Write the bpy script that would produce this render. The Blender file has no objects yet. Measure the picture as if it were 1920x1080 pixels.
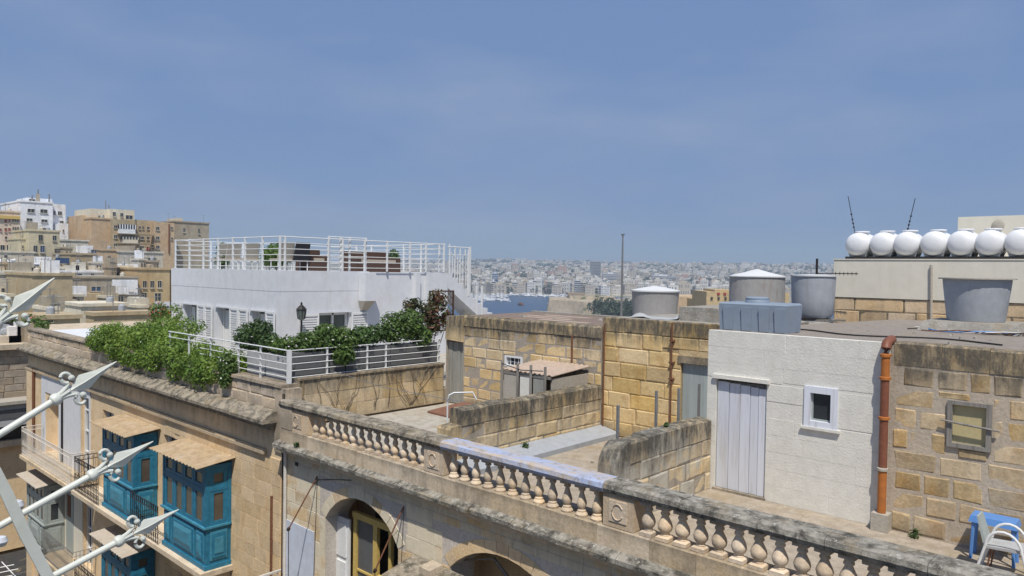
import bpy, bmesh, math, random
from mathutils import Vector, Matrix
R = math.radians
random.seed(7)
scene = bpy.context.scene
COL = scene.collection

# ------------------------------------------------------------------ camera
# World: camera at the origin, x along the street (to the right), y across it into the block, z up.
FPX, YAW, PITCH, ROLL = 1380.0, R(47.2), R(1.37), R(0.9)
f0 = Vector((-math.cos(YAW), math.sin(YAW), 0)); r0 = Vector((math.sin(YAW), math.cos(YAW), 0)); u0 = Vector((0, 0, 1))
CF = f0*math.cos(PITCH) - u0*math.sin(PITCH); cu = u0*math.cos(PITCH) + f0*math.sin(PITCH)
CR = r0*math.cos(ROLL) + cu*math.sin(ROLL); CU = cu*math.cos(ROLL) - r0*math.sin(ROLL)
cam = bpy.data.cameras.new('camera'); camo = bpy.data.objects.new('camera', cam); COL.objects.link(camo)
cam.sensor_width = 36; cam.lens = 36*FPX/1920; cam.clip_start = 0.05; cam.clip_end = 40000
camo.matrix_world = Matrix(((CR.x, CU.x, -CF.x, 0), (CR.y, CU.y, -CF.y, 0), (CR.z, CU.z, -CF.z, 0), (0, 0, 0, 1)))
scene.camera = camo

# ------------------------------------------------------------------ light
SUN_EL, SUN_AZ = 60.0, -47.0          # azimuth measured from +x towards +y
sd = Vector((math.cos(R(SUN_EL))*math.cos(R(SUN_AZ)), math.cos(R(SUN_EL))*math.sin(R(SUN_AZ)), math.sin(R(SUN_EL))))
sun = bpy.data.lights.new('sun', 'SUN'); sun.energy = 3.55; sun.angle = R(0.6); sun.color = (1.0, 0.94, 0.84)
suno = bpy.data.objects.new('sun', sun); COL.objects.link(suno); suno.location = (0, 0, 60)
suno.rotation_euler = sd.to_track_quat('Z', 'Y').to_euler()
world = bpy.data.worlds.new('World'); scene.world = world; world.use_nodes = True
wn = world.node_tree; wn.nodes.clear()
def wnode(t, **k):
    n = wn.nodes.new(t)
    for a, b in k.items(): setattr(n, a, b)
    return n
sky = wnode('ShaderNodeTexSky', sky_type='NISHITA', sun_disc=False, sun_elevation=R(SUN_EL), sun_rotation=R(90 - SUN_AZ), altitude=60, air_density=1.0, dust_density=0.15, ozone_density=5.0)
tc = wnode('ShaderNodeTexCoord'); mp = wnode('ShaderNodeMapping'); mp.inputs['Scale'].default_value = (1.0, 1.0, 3.2)
mp.inputs['Rotation'].default_value = (0, 0, R(20))
nz = wnode('ShaderNodeTexNoise'); nz.inputs['Scale'].default_value = 1.9; nz.inputs['Detail'].default_value = 5; nz.inputs['Roughness'].default_value = 0.52
mr = wnode('ShaderNodeMapRange'); mr.inputs['From Min'].default_value = 0.47; mr.inputs['From Max'].default_value = 0.8; mr.inputs['To Max'].default_value = 0.6
mx = wnode('ShaderNodeMix', data_type='RGBA'); mx.inputs['B'].default_value = (3.4, 3.9, 5.0, 1)
bg = wnode('ShaderNodeBackground'); bg.inputs['Strength'].default_value = 0.089; wo = wnode('ShaderNodeOutputWorld')
wn.links.new(tc.outputs['Generated'], mp.inputs['Vector']); wn.links.new(mp.outputs['Vector'], nz.inputs['Vector'])
wn.links.new(nz.outputs['Fac'], mr.inputs['Value']); wn.links.new(mr.outputs['Result'], mx.inputs['Factor'])
sh_ = wnode('ShaderNodeSeparateColor', mode='HSV'); ch_ = wnode('ShaderNodeCombineColor', mode='HSV')
def wmath(op, a, b):
    n = wnode('ShaderNodeMath', operation=op)
    for i, v in enumerate((a, b)):
        if isinstance(v, (int, float)): n.inputs[i].default_value = v
        else: wn.links.new(v, n.inputs[i])
    return n.outputs[0]
wn.links.new(sky.outputs['Color'], sh_.inputs[0])          # even out the clear-sky gradient the way the photograph's sky is
wn.links.new(wmath('ADD', wmath('MULTIPLY', sh_.outputs[0], .12), .541), ch_.inputs[0])
wn.links.new(wmath('ADD', wmath('MULTIPLY', sh_.outputs[1], .22), .52), ch_.inputs[1])
wn.links.new(wmath('MULTIPLY', wmath('POWER', wmath('DIVIDE', sh_.outputs[2], 5.0), .10), 4.35), ch_.inputs[2])
wn.links.new(ch_.outputs[0], mx.inputs['A']); wn.links.new(mx.outputs['Result'], bg.inputs['Color']); wn.links.new(bg.outputs['Background'], wo.inputs['Surface'])
scene.view_settings.view_transform = 'Standard'; scene.view_settings.look = 'None'
scene.view_settings.exposure = 0.38; scene.view_settings.gamma = 1.0; scene.view_settings.use_curve_mapping = False
scene.render.engine = 'CYCLES'

# ------------------------------------------------------------------ pixel rays (1920 x 1080 photograph)
def ray(px, py): return CF + CR*((px-960)/FPX) - CU*((py-540)/FPX)
def PX(px, py, c): d = ray(px, py); return d*(c/d.x)
def PY(px, py, c): d = ray(px, py); return d*(c/d.y)
def PZ(px, py, c): d = ray(px, py); return d*(c/d.z)

# ------------------------------------------------------------------ materials
MATS = {}
class NT:
    def __init__(s, name):
        s.m = bpy.data.materials.new(name); s.m.use_nodes = True; s.t = s.m.node_tree; s.t.nodes.clear()
        s.out = s.t.nodes.new('ShaderNodeOutputMaterial'); MATS[name] = s.m
    def n(s, ty, ins=None, **k):
        x = s.t.nodes.new(ty)
        for a, b in k.items(): setattr(x, a, b)
        for a, b in (ins or {}).items(): s.put(x.inputs[a], b)
        return x
    def put(s, sock, v):
        if isinstance(v, bpy.types.NodeSocket): s.t.links.new(v, sock)
        else:
            if isinstance(v, (tuple, list)) and len(v) == 3 and sock.type == 'RGBA': v = (*v, 1)
            sock.default_value = v
    def pos(s): return s.n('ShaderNodeNewGeometry').outputs['Position']
    def map(s, v, sc): return s.n('ShaderNodeVectorMath', {0: v, 1: sc}, operation='MULTIPLY').outputs[0]
    def noise(s, v, scale, detail=4, rough=0.55): return s.n('ShaderNodeTexNoise', {'Vector': v, 'Scale': scale, 'Detail': detail, 'Roughness': rough}).outputs['Fac']
    def rng(s, v, a, b, c=0.0, d=1.0): return s.n('ShaderNodeMapRange', {'Value': v, 'From Min': a, 'From Max': b, 'To Min': c, 'To Max': d}).outputs[0]
    def math(s, op, a, b=0.0): return s.n('ShaderNodeMath', {0: a, 1: b}, operation=op).outputs[0]
    def mix(s, f, a, b, mode='MIX'): return s.n('ShaderNodeMix', {'Factor': f, 'A': a, 'B': b}, data_type='RGBA', blend_type=mode).outputs['Result']
    def bump(s, h, st=0.4, dist=0.02): return s.n('ShaderNodeBump', {'Height': h, 'Strength': st, 'Distance': dist}).outputs[0]
    def bsdf(s, col, rough=0.8, metal=0.0, normal=None, spec=0.3, extra=None):
        ins = {'Base Color': col, 'Roughness': rough, 'Metallic': metal, 'Specular IOR Level': spec}
        if normal is not None: ins['Normal'] = normal
        ins.update(extra or {})
        b = s.n('ShaderNodeBsdfPrincipled', ins); s.t.links.new(b.outputs[0], s.out.inputs['Surface']); return s.m

def stone(name, a, b, stain=0.6, ztop=0.0, zspan=0.7, white=0.0, wcol=(.62, .61, .58), ochre=0.35, dark=(.045, .042, .036), streak=1.0, base_stain=0.0, pit=0.25, zlow=None, var=.5, gain=1.14):
    a = tuple(x*gain*g for x, g in zip(a, (1.02, 1.01, 1.09))); b = tuple(x*gain*g for x, g in zip(b, (1.02, 1.01, 1.09)))
    t = NT(name); p = t.pos(); rnd = t.n('ShaderNodeObjectInfo').outputs['Random']
    c = t.mix(t.rng(t.noise(p, 1.1, 3), .35, .65), a, b)
    c = t.mix(t.rng(t.noise(p, 3.7, 3), .5, .72, 0, ochre), c, (.42, .24, .075))
    val = t.math('ADD', t.rng(rnd, 0, 1, 1-.42*var, 1+.28*var), t.rng(t.noise(p, 28, 5), .3, .7, -.14, .14))
    c = t.n('ShaderNodeHueSaturation', {'Value': val, 'Saturation': t.rng(t.math('FRACT', t.math('MULTIPLY', rnd, 7.3)), 0, 1, 1-.4*var, 1+.15*var), 'Color': c}).outputs[0]
    if white > 0:
        w = t.rng(t.math('ADD', t.noise(p, 2.3, 6, .62), t.rng(t.math('FRACT', t.math('MULTIPLY', rnd, 13.7)), 0, 1, -.16, .16)), .5-white*.42, .62-white*.42)
        c = t.mix(w, c, t.mix(t.noise(p, 9, 4), wcol, tuple(x*.86 for x in wcol)))
    sep = t.n('ShaderNodeSeparateXYZ', {0: p})
    z = sep.outputs['Z']
    st = t.noise(t.map(p, (5.0*streak, 5.0*streak, .9)), 1.0, 6, .65)
    top = t.rng(z, ztop-zspan, ztop, 0, 1)
    big = t.noise(p, 1.6, 4, .6)
    v = t.math('ADD', t.math('MULTIPLY', top, .5), t.math('ADD', t.math('MULTIPLY', st, .55), t.math('MULTIPLY', big, .35)))
    m = t.rng(v, .56, .80, 0, stain)
    m = t.math('MULTIPLY', m, t.rng(t.noise(t.map(p, (9, 9, 2.2)), 1.0, 6, .72), .36, .55, .42, 1.0))
    m2 = t.rng(t.math('ADD', t.math('MULTIPLY', st, .6), t.math('MULTIPLY', big, .5)), .52, .72, 0, base_stain)
    if zlow is not None:
        m2 = t.math('MAXIMUM', m2, t.rng(t.math('ADD', t.rng(z, zlow+.5, zlow, 0, .5), t.math('MULTIPLY', big, .6)), .5, .85, 0, .6))
    c = t.mix(t.math('MAXIMUM', m, m2), c, t.mix(t.noise(p, 16, 4), dark, tuple(x*3.2 for x in dark)))
    h = t.math('ADD', t.noise(p, 14, 6, .65), t.math('MULTIPLY', t.rng(t.n('ShaderNodeTexVoronoi', {'Vector': p, 'Scale': 19}).outputs['Distance'], 0, .35), pit))
    return t.bsdf(c, .93, 0, t.bump(h, .4, .02), .15)

def lichen(name, base=(.26, .245, .215), dark=(.06, .056, .048), light=(.5, .48, .43)):
    t = NT(name); p = t.pos()
    c = t.mix(t.rng(t.noise(p, 5, 6, .65), .4, .62), base, dark)
    c = t.mix(t.rng(t.noise(p, 17, 5, .7), .56, .68, 0, .8), c, light)
    c = t.mix(t.rng(t.noise(p, 2.1, 3), .55, .7, 0, .5), c, (.32, .25, .15))
    return t.bsdf(c, .95, 0, t.bump(t.noise(p, 22, 6, .7), .7, .03), .12)

def paint(name, col, rough=.6, var=.12, dirt=.25, dcol=(.16, .13, .09), scale=2.0, bump=.15, metal=0.0, spec=.3, streak=False):
    t = NT(name); p = t.pos()
    q = t.map(p, (4, 4, .6)) if streak else p
    val = t.rng(t.noise(p, scale*3, 4), .3, .7, 1-var, 1+var)
    c = t.n('ShaderNodeHueSaturation', {'Value': val, 'Color': (*col, 1)}).outputs[0]
    c = t.mix(t.rng(t.noise(q, scale, 6, .65), .52, .78, 0, dirt), c, dcol)
    return t.bsdf(c, rough, metal, t.bump(t.noise(p, 30, 4), bump, .01) if bump else None, spec)

def plank(name, col, dcol=(.2, .19, .17), amt=.5, freq=11.0, axis=0, rough=.75):
    t = NT(name); p = t.pos(); rnd = t.n('ShaderNodeObjectInfo').outputs['Random']
    g = t.noise(t.map(p, (freq, freq, .5)), 2.2, 6, .65)
    c = t.n('ShaderNodeHueSaturation', {'Value': t.rng(rnd, 0, 1, .86, 1.1), 'Color': (*col, 1)}).outputs[0]
    c = t.mix(t.rng(g, .5, .66, 0, amt), c, dcol)
    return t.bsdf(c, rough, 0, t.bump(g, .4, .01), .2)

def glass(name, col=(.03, .035, .04), rough=.12):
    t = NT(name); p = t.pos()
    c = t.mix(t.noise(p, 3, 3), tuple(x*.6 for x in col), tuple(x*1.5 for x in col))
    return t.bsdf(c, rough, 0, None, .6)

def leafmat(name, a, b, c3, tl=.25):
    t = NT(name); g = t.n('ShaderNodeNewGeometry'); r = g.outputs['Random Per Island']
    c = t.mix(r, a, b); c = t.mix(t.rng(t.noise(g.outputs['Position'], 1.3, 3), .4, .65), c, c3)
    c = t.n('ShaderNodeHueSaturation', {'Value': t.rng(t.math('FRACT', t.math('MULTIPLY', r, 17.0)), 0, 1, .6, 1.3), 'Color': c}).outputs[0]
    b1 = t.n('ShaderNodeBsdfPrincipled', {'Base Color': c, 'Roughness': .5, 'Specular IOR Level': .35})
    tr = t.n('ShaderNodeBsdfTranslucent', {'Color': t.mix(.5, c, (.2, .3, .03))})
    ms = t.n('ShaderNodeMixShader', {0: tl}); t.t.links.new(b1.outputs[0], ms.inputs[1]); t.t.links.new(tr.outputs[0], ms.inputs[2])
    t.t.links.new(ms.outputs[0], t.out.inputs['Surface']); return t.m

LA, LB = (.50, .38, .205), (.44, .33, .17)
stone('stone_back', (.55, .43, .225), (.51, .39, .20), .95, -1.12, .95, ochre=.42, zlow=-3.45)
stone('stone_back_right', (.57, .42, .185), (.53, .385, .16), .92, -.92, .7, ochre=.6, zlow=-3.45)
stone('stone_divider', (.50, .40, .225), (.45, .35, .185), .98, -2.3, 1.0, base_stain=.35, ochre=.4)
stone('stone_low', (.49, .40, .24), (.44, .345, .19), .98, -2.3, 1.0, base_stain=.4, ochre=.4, white=.1, wcol=(.5, .47, .4))
stone('stone_tan', (.50, .39, .225), (.45, .34, .175), .92, -.88, 1.1, base_stain=.3, ochre=.6, zlow=-3.58)
stone('stone_party', (.49, .385, .21), (.43, .33, .175), .9, -2.3, .8, base_stain=.4, ochre=.35)
stone('stone_parapet', (.52, .43, .30), (.46, .375, .25), .7, -2.5, .4, base_stain=.35, ochre=.18, zlow=-3.2)
stone('stone_facade', (.60, .46, .265), (.57, .43, .24), .5, -3.3, .8, base_stain=.12, ochre=.3, pit=.2, var=.25)
stone('stone_facade_white', (.60, .46, .26), (.56, .43, .24), .3, -3.8, .7, white=.34, wcol=(.76, .68, .52), base_stain=.1, ochre=.3, pit=.2, var=.45)
stone('stone_trim', (.52, .43, .29), (.47, .385, .25), .75, -3.4, .5, base_stain=.4, ochre=.2)
stone('stone_baluster', (.57, .46, .31), (.53, .425, .28), .45, -2.9, .15, base_stain=.15, ochre=.2, pit=.2)
stone('stone_plinth', (.51, .42, .28), (.46, .37, .235), .55, -3.3, .3, base_stain=.55, ochre=.3)
stone('stone_base_cream', (.52, .40, .24), (.47, .36, .21), .6, -.5, .3, base_stain=.35, ochre=.3)
stone('mortar', (.40, .36, .28), (.35, .31, .24), .7, -1.0, .8, ochre=.1, base_stain=.3)
stone('mortar_grey', (.37, .315, .225), (.40, .335, .235), .6, -.9, .8, ochre=.05, base_stain=.2)
stone('mortar_tan', (.42, .33, .18), (.37, .28, .14), .8, -.9, .7, ochre=.5)
stone('mortar_dark', (.34, .30, .22), (.30, .26, .19), .8, -2.3, .8, ochre=.1, base_stain=.5)
stone('mortar_white', (.54, .49, .40), (.50, .45, .36), .2, -3.8, .6, ochre=.1, base_stain=.1)
lichen('lichen', (.33, .31, .27), (.085, .08, .068), (.55, .53, .48)); lichen('lichen_brown', (.35, .305, .24), (.11, .10, .08), (.50, .46, .39))
lichen('roof_felt', (.30, .265, .235), (.24, .21, .185), (.37, .33, .29)); lichen('roof_red', (.24, .18, .15), (.18, .15, .13), (.30, .21, .17))
lichen('concrete', (.36, .34, .305), (.27, .255, .225), (.45, .43, .4)); lichen('floor_pale', (.46, .43, .38), (.36, .33, .28), (.55, .53, .48))
lichen('floor_tan', (.43, .37, .30), (.33, .28, .22), (.5, .45, .38)); lichen('asphalt', (.06, .06, .06), (.045, .045, .045), (.09, .09, .085))
t = NT('rail_blue'); p = t.pos(); c = t.mix(t.rng(t.noise(t.map(p, (1.0, 4.0, 3.0)), 1.7, 6, .68), .44, .60), (.36, .42, .58), (.46, .38, .30))
c = t.mix(t.rng(t.noise(p, 9, 5, .7), .52, .66, 0, .7), c, (.24, .21, .17)); t.bsdf(c, .85, 0, t.bump(t.noise(p, 20, 5), .5, .02), .2)
paint('white_wash', (.68, .665, .615), .85, .06, .2, (.42, .36, .26), 2.6, .6, streak=True)
paint('white_house', (.64, .655, .69), .85, .05, .32, (.45, .43, .38), 1.3, .3, streak=True)
paint('white_metal', (.70, .71, .71), .4, .04, .12, (.35, .26, .18), 4)
paint('white_wood', (.72, .73, .74), .55, .05, .15, (.4, .37, .3), 4)
paint('white_spear', (.58, .60, .55), .35, .04, .22, (.4, .34, .22), 7, .1)
paint('white_plastic', (.72, .73, .75), .4, .03, .14, (.5, .48, .42), 1.5, 0)
paint('cream', (.66, .63, .545), .85, .04, .2, (.42, .36, .26), 1.2, .3, streak=True)
paint('yellow_paint', (.58, .42, .13), .5, .1, .2, (.3, .2, .1), 6)
paint('blue_paint', (.024, .17, .285), .5, .22, .6, (.05, .20, .28), 3, .25, streak=True)
paint('blue_paint_edge', (.06, .25, .36), .5, .2, .5, (.03, .14, .22), 4, .2, streak=True)
paint('panel_blue', (.55, .60, .70), .8, .08, .3, (.45, .46, .46), 2.2)
paint('tank_grey', (.345, .37, .405), .75, .08, .4, (.23, .2, .18), 2.0, .25, streak=True)
paint('tank_warm', (.33, .325, .32), .8, .08, .5, (.22, .15, .12), 2.0, .25, streak=True)
paint('tank_lid', (.60, .61, .62), .7, .05, .2, (.4, .36, .3), 3)
paint('tank_plastic', (.24, .29, .36), .5, .05, .25, (.3, .27, .24), 2.4, .1)
paint('pipe_orange', (.40, .14, .035), .5, .12, .3, (.25, .12, .06), 5, .1)
paint('pipe_brown', (.20, .075, .045), .5, .12, .4, (.3, .2, .14), 5, .1)
paint('cement', (.40, .37, .32), .9, .12, .4, (.2, .17, .13), 6, .5)
paint('grey_panel', (.115, .12, .125), .6, .08, .2, (.2, .18, .15), 3); paint('grey_planter', (.40, .41, .42), .7, .08, .3, (.25, .22, .17), 3)
paint('iron', (.022, .021, .022), .55, .2, .3, (.12, .06, .03), 6); paint('rust', (.17, .075, .04), .8, .25, .5, (.08, .05, .04), 9)
paint('steel', (.28, .28, .28), .5, .1, .4, (.2, .13, .08), 5, .1, .6); paint('pale_iron', (.62, .59, .55), .6, .1, .4, (.35, .25, .18), 6)
paint('corrugated', (.40, .30, .19), .85, .2, .8, (.50, .44, .36), 2.2); paint('corrugated_grey', (.44, .39, .33), .8, .1, .5, (.3, .23, .16), 2.6)
paint('pink_roof', (.42, .33, .265), .8, .12, .5, (.36, .33, .29), 3); paint('red_membrane', (.20, .10, .07), .8, .15, .4, (.3, .22, .17), 3)
paint('grey_green', (.33, .37, .36), .55, .07, .25, (.22, .2, .17), 4); paint('wicker', (.085, .05, .038), .8, .2, .3, (.05, .03, .025), 9)
paint('beige_fabric', (.45, .40, .33), .9, .05, .15, (.3, .26, .2), 5); paint('black_fabric', (.03, .032, .036), .8, .1, .1, (.05, .05, .05), 5)
paint('chair_blue', (.10, .25, .58), .4, .05, .1, (.3, .3, .3), 5, 0); paint('rubber', (.02, .02, .022), .7, .1, .2, (.08, .07, .06), 8)
paint('pane_tan', (.50, .43, .24), .35, .06, .2, (.4, .3, .18), 6, .05)
plank('door_white', (.68, .71, .79), (.40, .38, .36), .45, 9); plank('door_grey', (.30, .30, .275), (.13, .125, .11), .7, 9); plank('door_bluegrey', (.37, .42, .42), (.25, .27, .26), .5, 8)
plank('old_wood', (.25, .235, .215), (.09, .08, .07), .7, 14)
glass('glass_dark'); glass('glass_green', (.10, .12, .115), .2); glass('glass_warm', (.09, .075, .06), .2); glass('glass_blue', (.03, .06, .13), .15)
glass('glass_shut', (.10, .105, .11), .45)
leafmat('leaf_bright', (.15, .25, .035), (.25, .34, .06), (.11, .20, .035), .35); leafmat('leaf_dark', (.045, .10, .025), (.09, .16, .04), (.045, .08, .03))
leafmat('leaf_mid', (.07, .14, .03), (.15, .22, .06), (.08, .14, .035), .3); leafmat('leaf_red', (.10, .035, .028), (.17, .075, .05), (.05, .06, .022))
leafmat('leaf_far', (.035, .06, .028), (.06, .085, .04), (.03, .048, .025), .1); leafmat('flower', (.7, .7, .66), (.75, .66, .68), (.7, .7, .66), .1); leafmat('flower_red', (.5, .04, .04), (.55, .1, .12), (.4, .05, .05), .1)
leafmat('twig', (.16, .11, .07), (.22, .16, .10), (.12, .09, .06), 0)

# ------------------------------------------------------------------ mesh helpers
class MB:
    def __init__(s): s.v = []; s.f = []; s.mi = []; s.cm = 0
    def add(s, vs, fs):
        o = len(s.v); s.v += [tuple(x) for x in vs]; s.f += [tuple(i+o for i in q) for q in fs]; s.mi += [s.cm]*len(fs); return s
    def box(s, x0, x1, y0, y1, z0, z1):
        return s.add([(x0,y0,z0),(x1,y0,z0),(x1,y1,z0),(x0,y1,z0),(x0,y0,z1),(x1,y0,z1),(x1,y1,z1),(x0,y1,z1)],
                     [(0,3,2,1),(4,5,6,7),(0,1,5,4),(1,2,6,5),(2,3,7,6),(3,0,4,7)])
    def hexa(s, b, t):      # four bottom corners, four top corners
        return s.add(list(b)+list(t), [(0,3,2,1),(4,5,6,7),(0,1,5,4),(1,2,6,5),(2,3,7,6),(3,0,4,7)])
    def prism(s, poly, axis, a0, a1):   # poly of 2D points in the two other axes, extruded along axis
        def mk(p, a): return {'x': (a, p[0], p[1]), 'y': (p[0], a, p[1]), 'z': (p[0], p[1], a)}[axis]
        n = len(poly)
        return s.add([mk(p, a0) for p in poly]+[mk(p, a1) for p in poly],
                     [tuple(range(n-1, -1, -1)), tuple(range(n, 2*n))]+[(i, (i+1) % n, n+(i+1) % n, n+i) for i in range(n)])
    def tube(s, pts, r, n=6, cap=True):
        pts = [Vector(p) for p in pts]; rs = r if isinstance(r, (list, tuple)) else [r]*len(pts); o = len(s.v); vs = []; fs = []
        for i, p in enumerate(pts):
            d = (pts[min(i+1, len(pts)-1)]-pts[max(i-1, 0)]).normalized()
            a = d.cross(Vector((0, 0, 1)))
            if a.length < .05: a = d.cross(Vector((0, 1, 0)))
            a.normalize(); b = d.cross(a)
            for k in range(n):
                w = 2*math.pi*k/n; vs.append(p+(a*math.cos(w)+b*math.sin(w))*rs[i])
        for i in range(len(pts)-1):
            for k in range(n): fs.append((i*n+k, (i+1)*n+k, (i+1)*n+(k+1) % n, i*n+(k+1) % n))
        if cap: fs += [tuple(range(n)), tuple(range((len(pts)-1)*n+n-1, (len(pts)-1)*n-1, -1))]
        return s.add(vs, fs)
    def lathe(s, prof, c=(0, 0, 0), n=16, axis='z', sq=None):
        vs = []; fs = []
        for r, h in prof:
            for k in range(n):
                w = 2*math.pi*(k+.5)/n; a, b = r*math.cos(w), r*math.sin(w)
                vs.append({'z': (c[0]+a, c[1]+b, c[2]+h), 'y': (c[0]+a, c[1]+h, c[2]+b), 'x': (c[0]+h, c[1]+a, c[2]+b)}[axis])
        for i in range(len(prof)-1):
            for k in range(n): fs.append((i*n+k, i*n+(k+1) % n, (i+1)*n+(k+1) % n, (i+1)*n+k))
        fs += [tuple(range(n-1, -1, -1)), tuple(range((len(prof)-1)*n, len(prof)*n))]
        return s.add(vs, fs)
    def data(s, name, mats, smooth=False, off=(0, 0, 0)):
        me = bpy.data.meshes.new(name)
        me.from_pydata([(x-off[0], y-off[1], z-off[2]) for x, y, z in s.v], [], s.f)
        for m in ([mats] if isinstance(mats, str) else mats): me.materials.append(MATS[m])
        if any(s.mi): me.polygons.foreach_set('material_index', s.mi)
        me.validate(); me.update()
        bm = bmesh.new(); bm.from_mesh(me); bmesh.ops.recalc_face_normals(bm, faces=bm.faces)
        if smooth:
            for f in bm.faces: f.smooth = True
            for e in bm.edges:
                if len(e.link_faces) == 2 and e.calc_face_angle(0) > R(38): e.smooth = False
        bm.to_mesh(me); bm.free()
        return me
    def build(s, name, mats, parent=None, smooth=False, leaf=False):
        off = WL.get(parent, (0, 0, 0))
        if leaf:
            me = bpy.data.meshes.new(name); me.from_pydata([(x-off[0], y-off[1], z-off[2]) for x, y, z in s.v], [], s.f)
            for m in ([mats] if isinstance(mats, str) else mats): me.materials.append(MATS[m])
            if any(s.mi): me.polygons.foreach_set('material_index', s.mi)
        else: me = s.data(name, mats, smooth, off)
        o = bpy.data.objects.new(name, me); COL.objects.link(o); o.parent = parent; WL[o] = off
        return o
WL = {}
def thing(name, label, cat, loc=(0, 0, 0), group=None):
    o = bpy.data.objects.new(name, None); COL.objects.link(o); o.location = loc; o.empty_display_size = .2
    WL[o] = tuple(loc); tag(o, label, cat, group); return o
def tag(o, label=None, cat=None, group=None, kind=None):
    if label: o['label'] = label
    if cat: o['category'] = cat
    if group: o['group'] = group
    if kind: o['kind'] = kind
    return o
def B(name, mat, parent, *b, smooth=False):
    m = MB()
    for q in b: m.box(*q)
    return m.build(name, mat, parent, smooth)
def T(name, mat, parent, pts, r, n=6): return MB().tube(pts, r, n).build(name, mat, parent, True)
def solo(o, label, cat, group=None):      # a thing that is one mesh
    return tag(o, label, cat, group)
def copy_tree(o, loc, label=None, parent=None):
    c = o.copy(); COL.objects.link(c); c.parent = parent
    if parent is None: c.location = loc
    if label: c['label'] = label
    for ch in o.children: copy_tree(ch, None, None, c)
    return c

# unit stone blocks: front face towards -y, chamfered and jittered
def unit_block(seed, ch=.05, jit=.03):
    rn = random.Random(seed); v = []
    for y, k in ((.5, 1.0), (-.38, 1.0), (-.5, 1-2*ch)):
        for sx, sz in ((-1, -1), (1, -1), (1, 1), (-1, 1)):
            j = jit if y < 0 else 0
            v.append((.5*sx*k+rn.uniform(-j, j)*.5, y+rn.uniform(-j, j)*(1.6 if y < -.4 else 0), .5*sz*(k if k == 1 else 1-2.6*ch)+rn.uniform(-j, j)*.8))
    f = []
    for a in (0, 4):
        for k in range(4): f.append((a+k, a+(k+1) % 4, a+4+(k+1) % 4, a+4+k))
    f.append((8, 9, 10, 11)); f.append((3, 2, 1, 0))
    return v, f
UB = {}
def block_mesh(mat, k, style):
    key = (mat, k, style)
    if key not in UB:
        m = MB(); m.add(*unit_block(k*31+7, *style)); UB[key] = m.data('stone', mat)
    return UB[key]
ROUGH, FINE, WORN = (.05, .035), (.012, .006), (.07, .06)
def block(parent, face, u0, u1, z0, z1, c, mat, depth=.12, proud=.0, style=ROUGH, name='stone', rn=random):
    o = bpy.data.objects.new(name, block_mesh(mat, rn.randrange(10), style)); COL.objects.link(o); o.parent = parent
    off = WL[parent]; uc, zc = (u0+u1)/2, (z0+z1)/2
    if face == '-y': p = (uc, c-proud+depth/2, zc)
    else: p = (c+proud-depth/2, uc, zc); o.rotation_euler = (0, 0, R(90))
    o.location = (p[0]-off[0], p[1]-off[1], p[2]-off[2]); o.scale = (u1-u0, depth, z1-z0)
    return o
def lay(parent, face, c, u0, u1, z0, z1, ch, bl, mat, holes=(), joint=.014, depth=.12, proud=.0, pj=.012, style=ROUGH, seed=1, jl=.3):
    rn = random.Random(seed); n = max(1, round((z1-z0)/ch)); hs = (z1-z0)/n; cnt = 0
    for i in range(n):
        za, zb = z0+i*hs, z0+(i+1)*hs; u = u0-rn.uniform(0, bl*.8)
        while u < u1:
            L = bl*rn.uniform(1-jl, 1+jl); a, b = max(u, u0), min(u+L, u1); u += L
            if u1-u < bl*.25: b = u1; u = u1
            if b-a < .1: continue
            r = [a, b, za, zb]; ok = True
            for h in holes:
                if r[0] < h[1] and r[1] > h[0] and r[2] < h[3] and r[3] > h[2]:
                    opts = [[r[0], h[0], r[2], r[3]], [h[1], r[1], r[2], r[3]], [r[0], r[1], r[2], h[2]], [r[0], r[1], h[3], r[3]]]
                    opts = [q for q in opts if q[1]-q[0] > .09 and q[3]-q[2] > .07]
                    if not opts: ok = False; break
                    r = max(opts, key=lambda q: (q[1]-q[0])*(q[3]-q[2]))
            if not ok: continue
            j = joint/2; block(parent, face, r[0]+j, r[1]-j, r[2]+j, r[3]-j, c, mat, depth, proud+rn.uniform(-pj, pj), style, rn=rn); cnt += 1
    return cnt
def slab(m, face, c0, c1, u0, u1, z0, z1, holes=()):
    """wall sheet between planes c0 and c1 with rectangular holes, as butted boxes"""
    us = sorted({u0, u1, *[h[0] for h in holes], *[h[1] for h in holes]}); us = [u for u in us if u0 <= u <= u1]
    for a, b in zip(us, us[1:]):
        hz = sorted([(max(h[2], z0), min(h[3], z1)) for h in holes if h[0] < (a+b)/2 < h[1]]); z = z0
        for p, q in hz+[(z1, z1)]:
            if p-z > 1e-4:
                if face == '-y': m.box(a, b, min(c0, c1), max(c0, c1), z, p)
                else: m.box(min(c0, c1), max(c0, c1), a, b, z, p)
            z = max(z, q)
    return m
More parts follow.
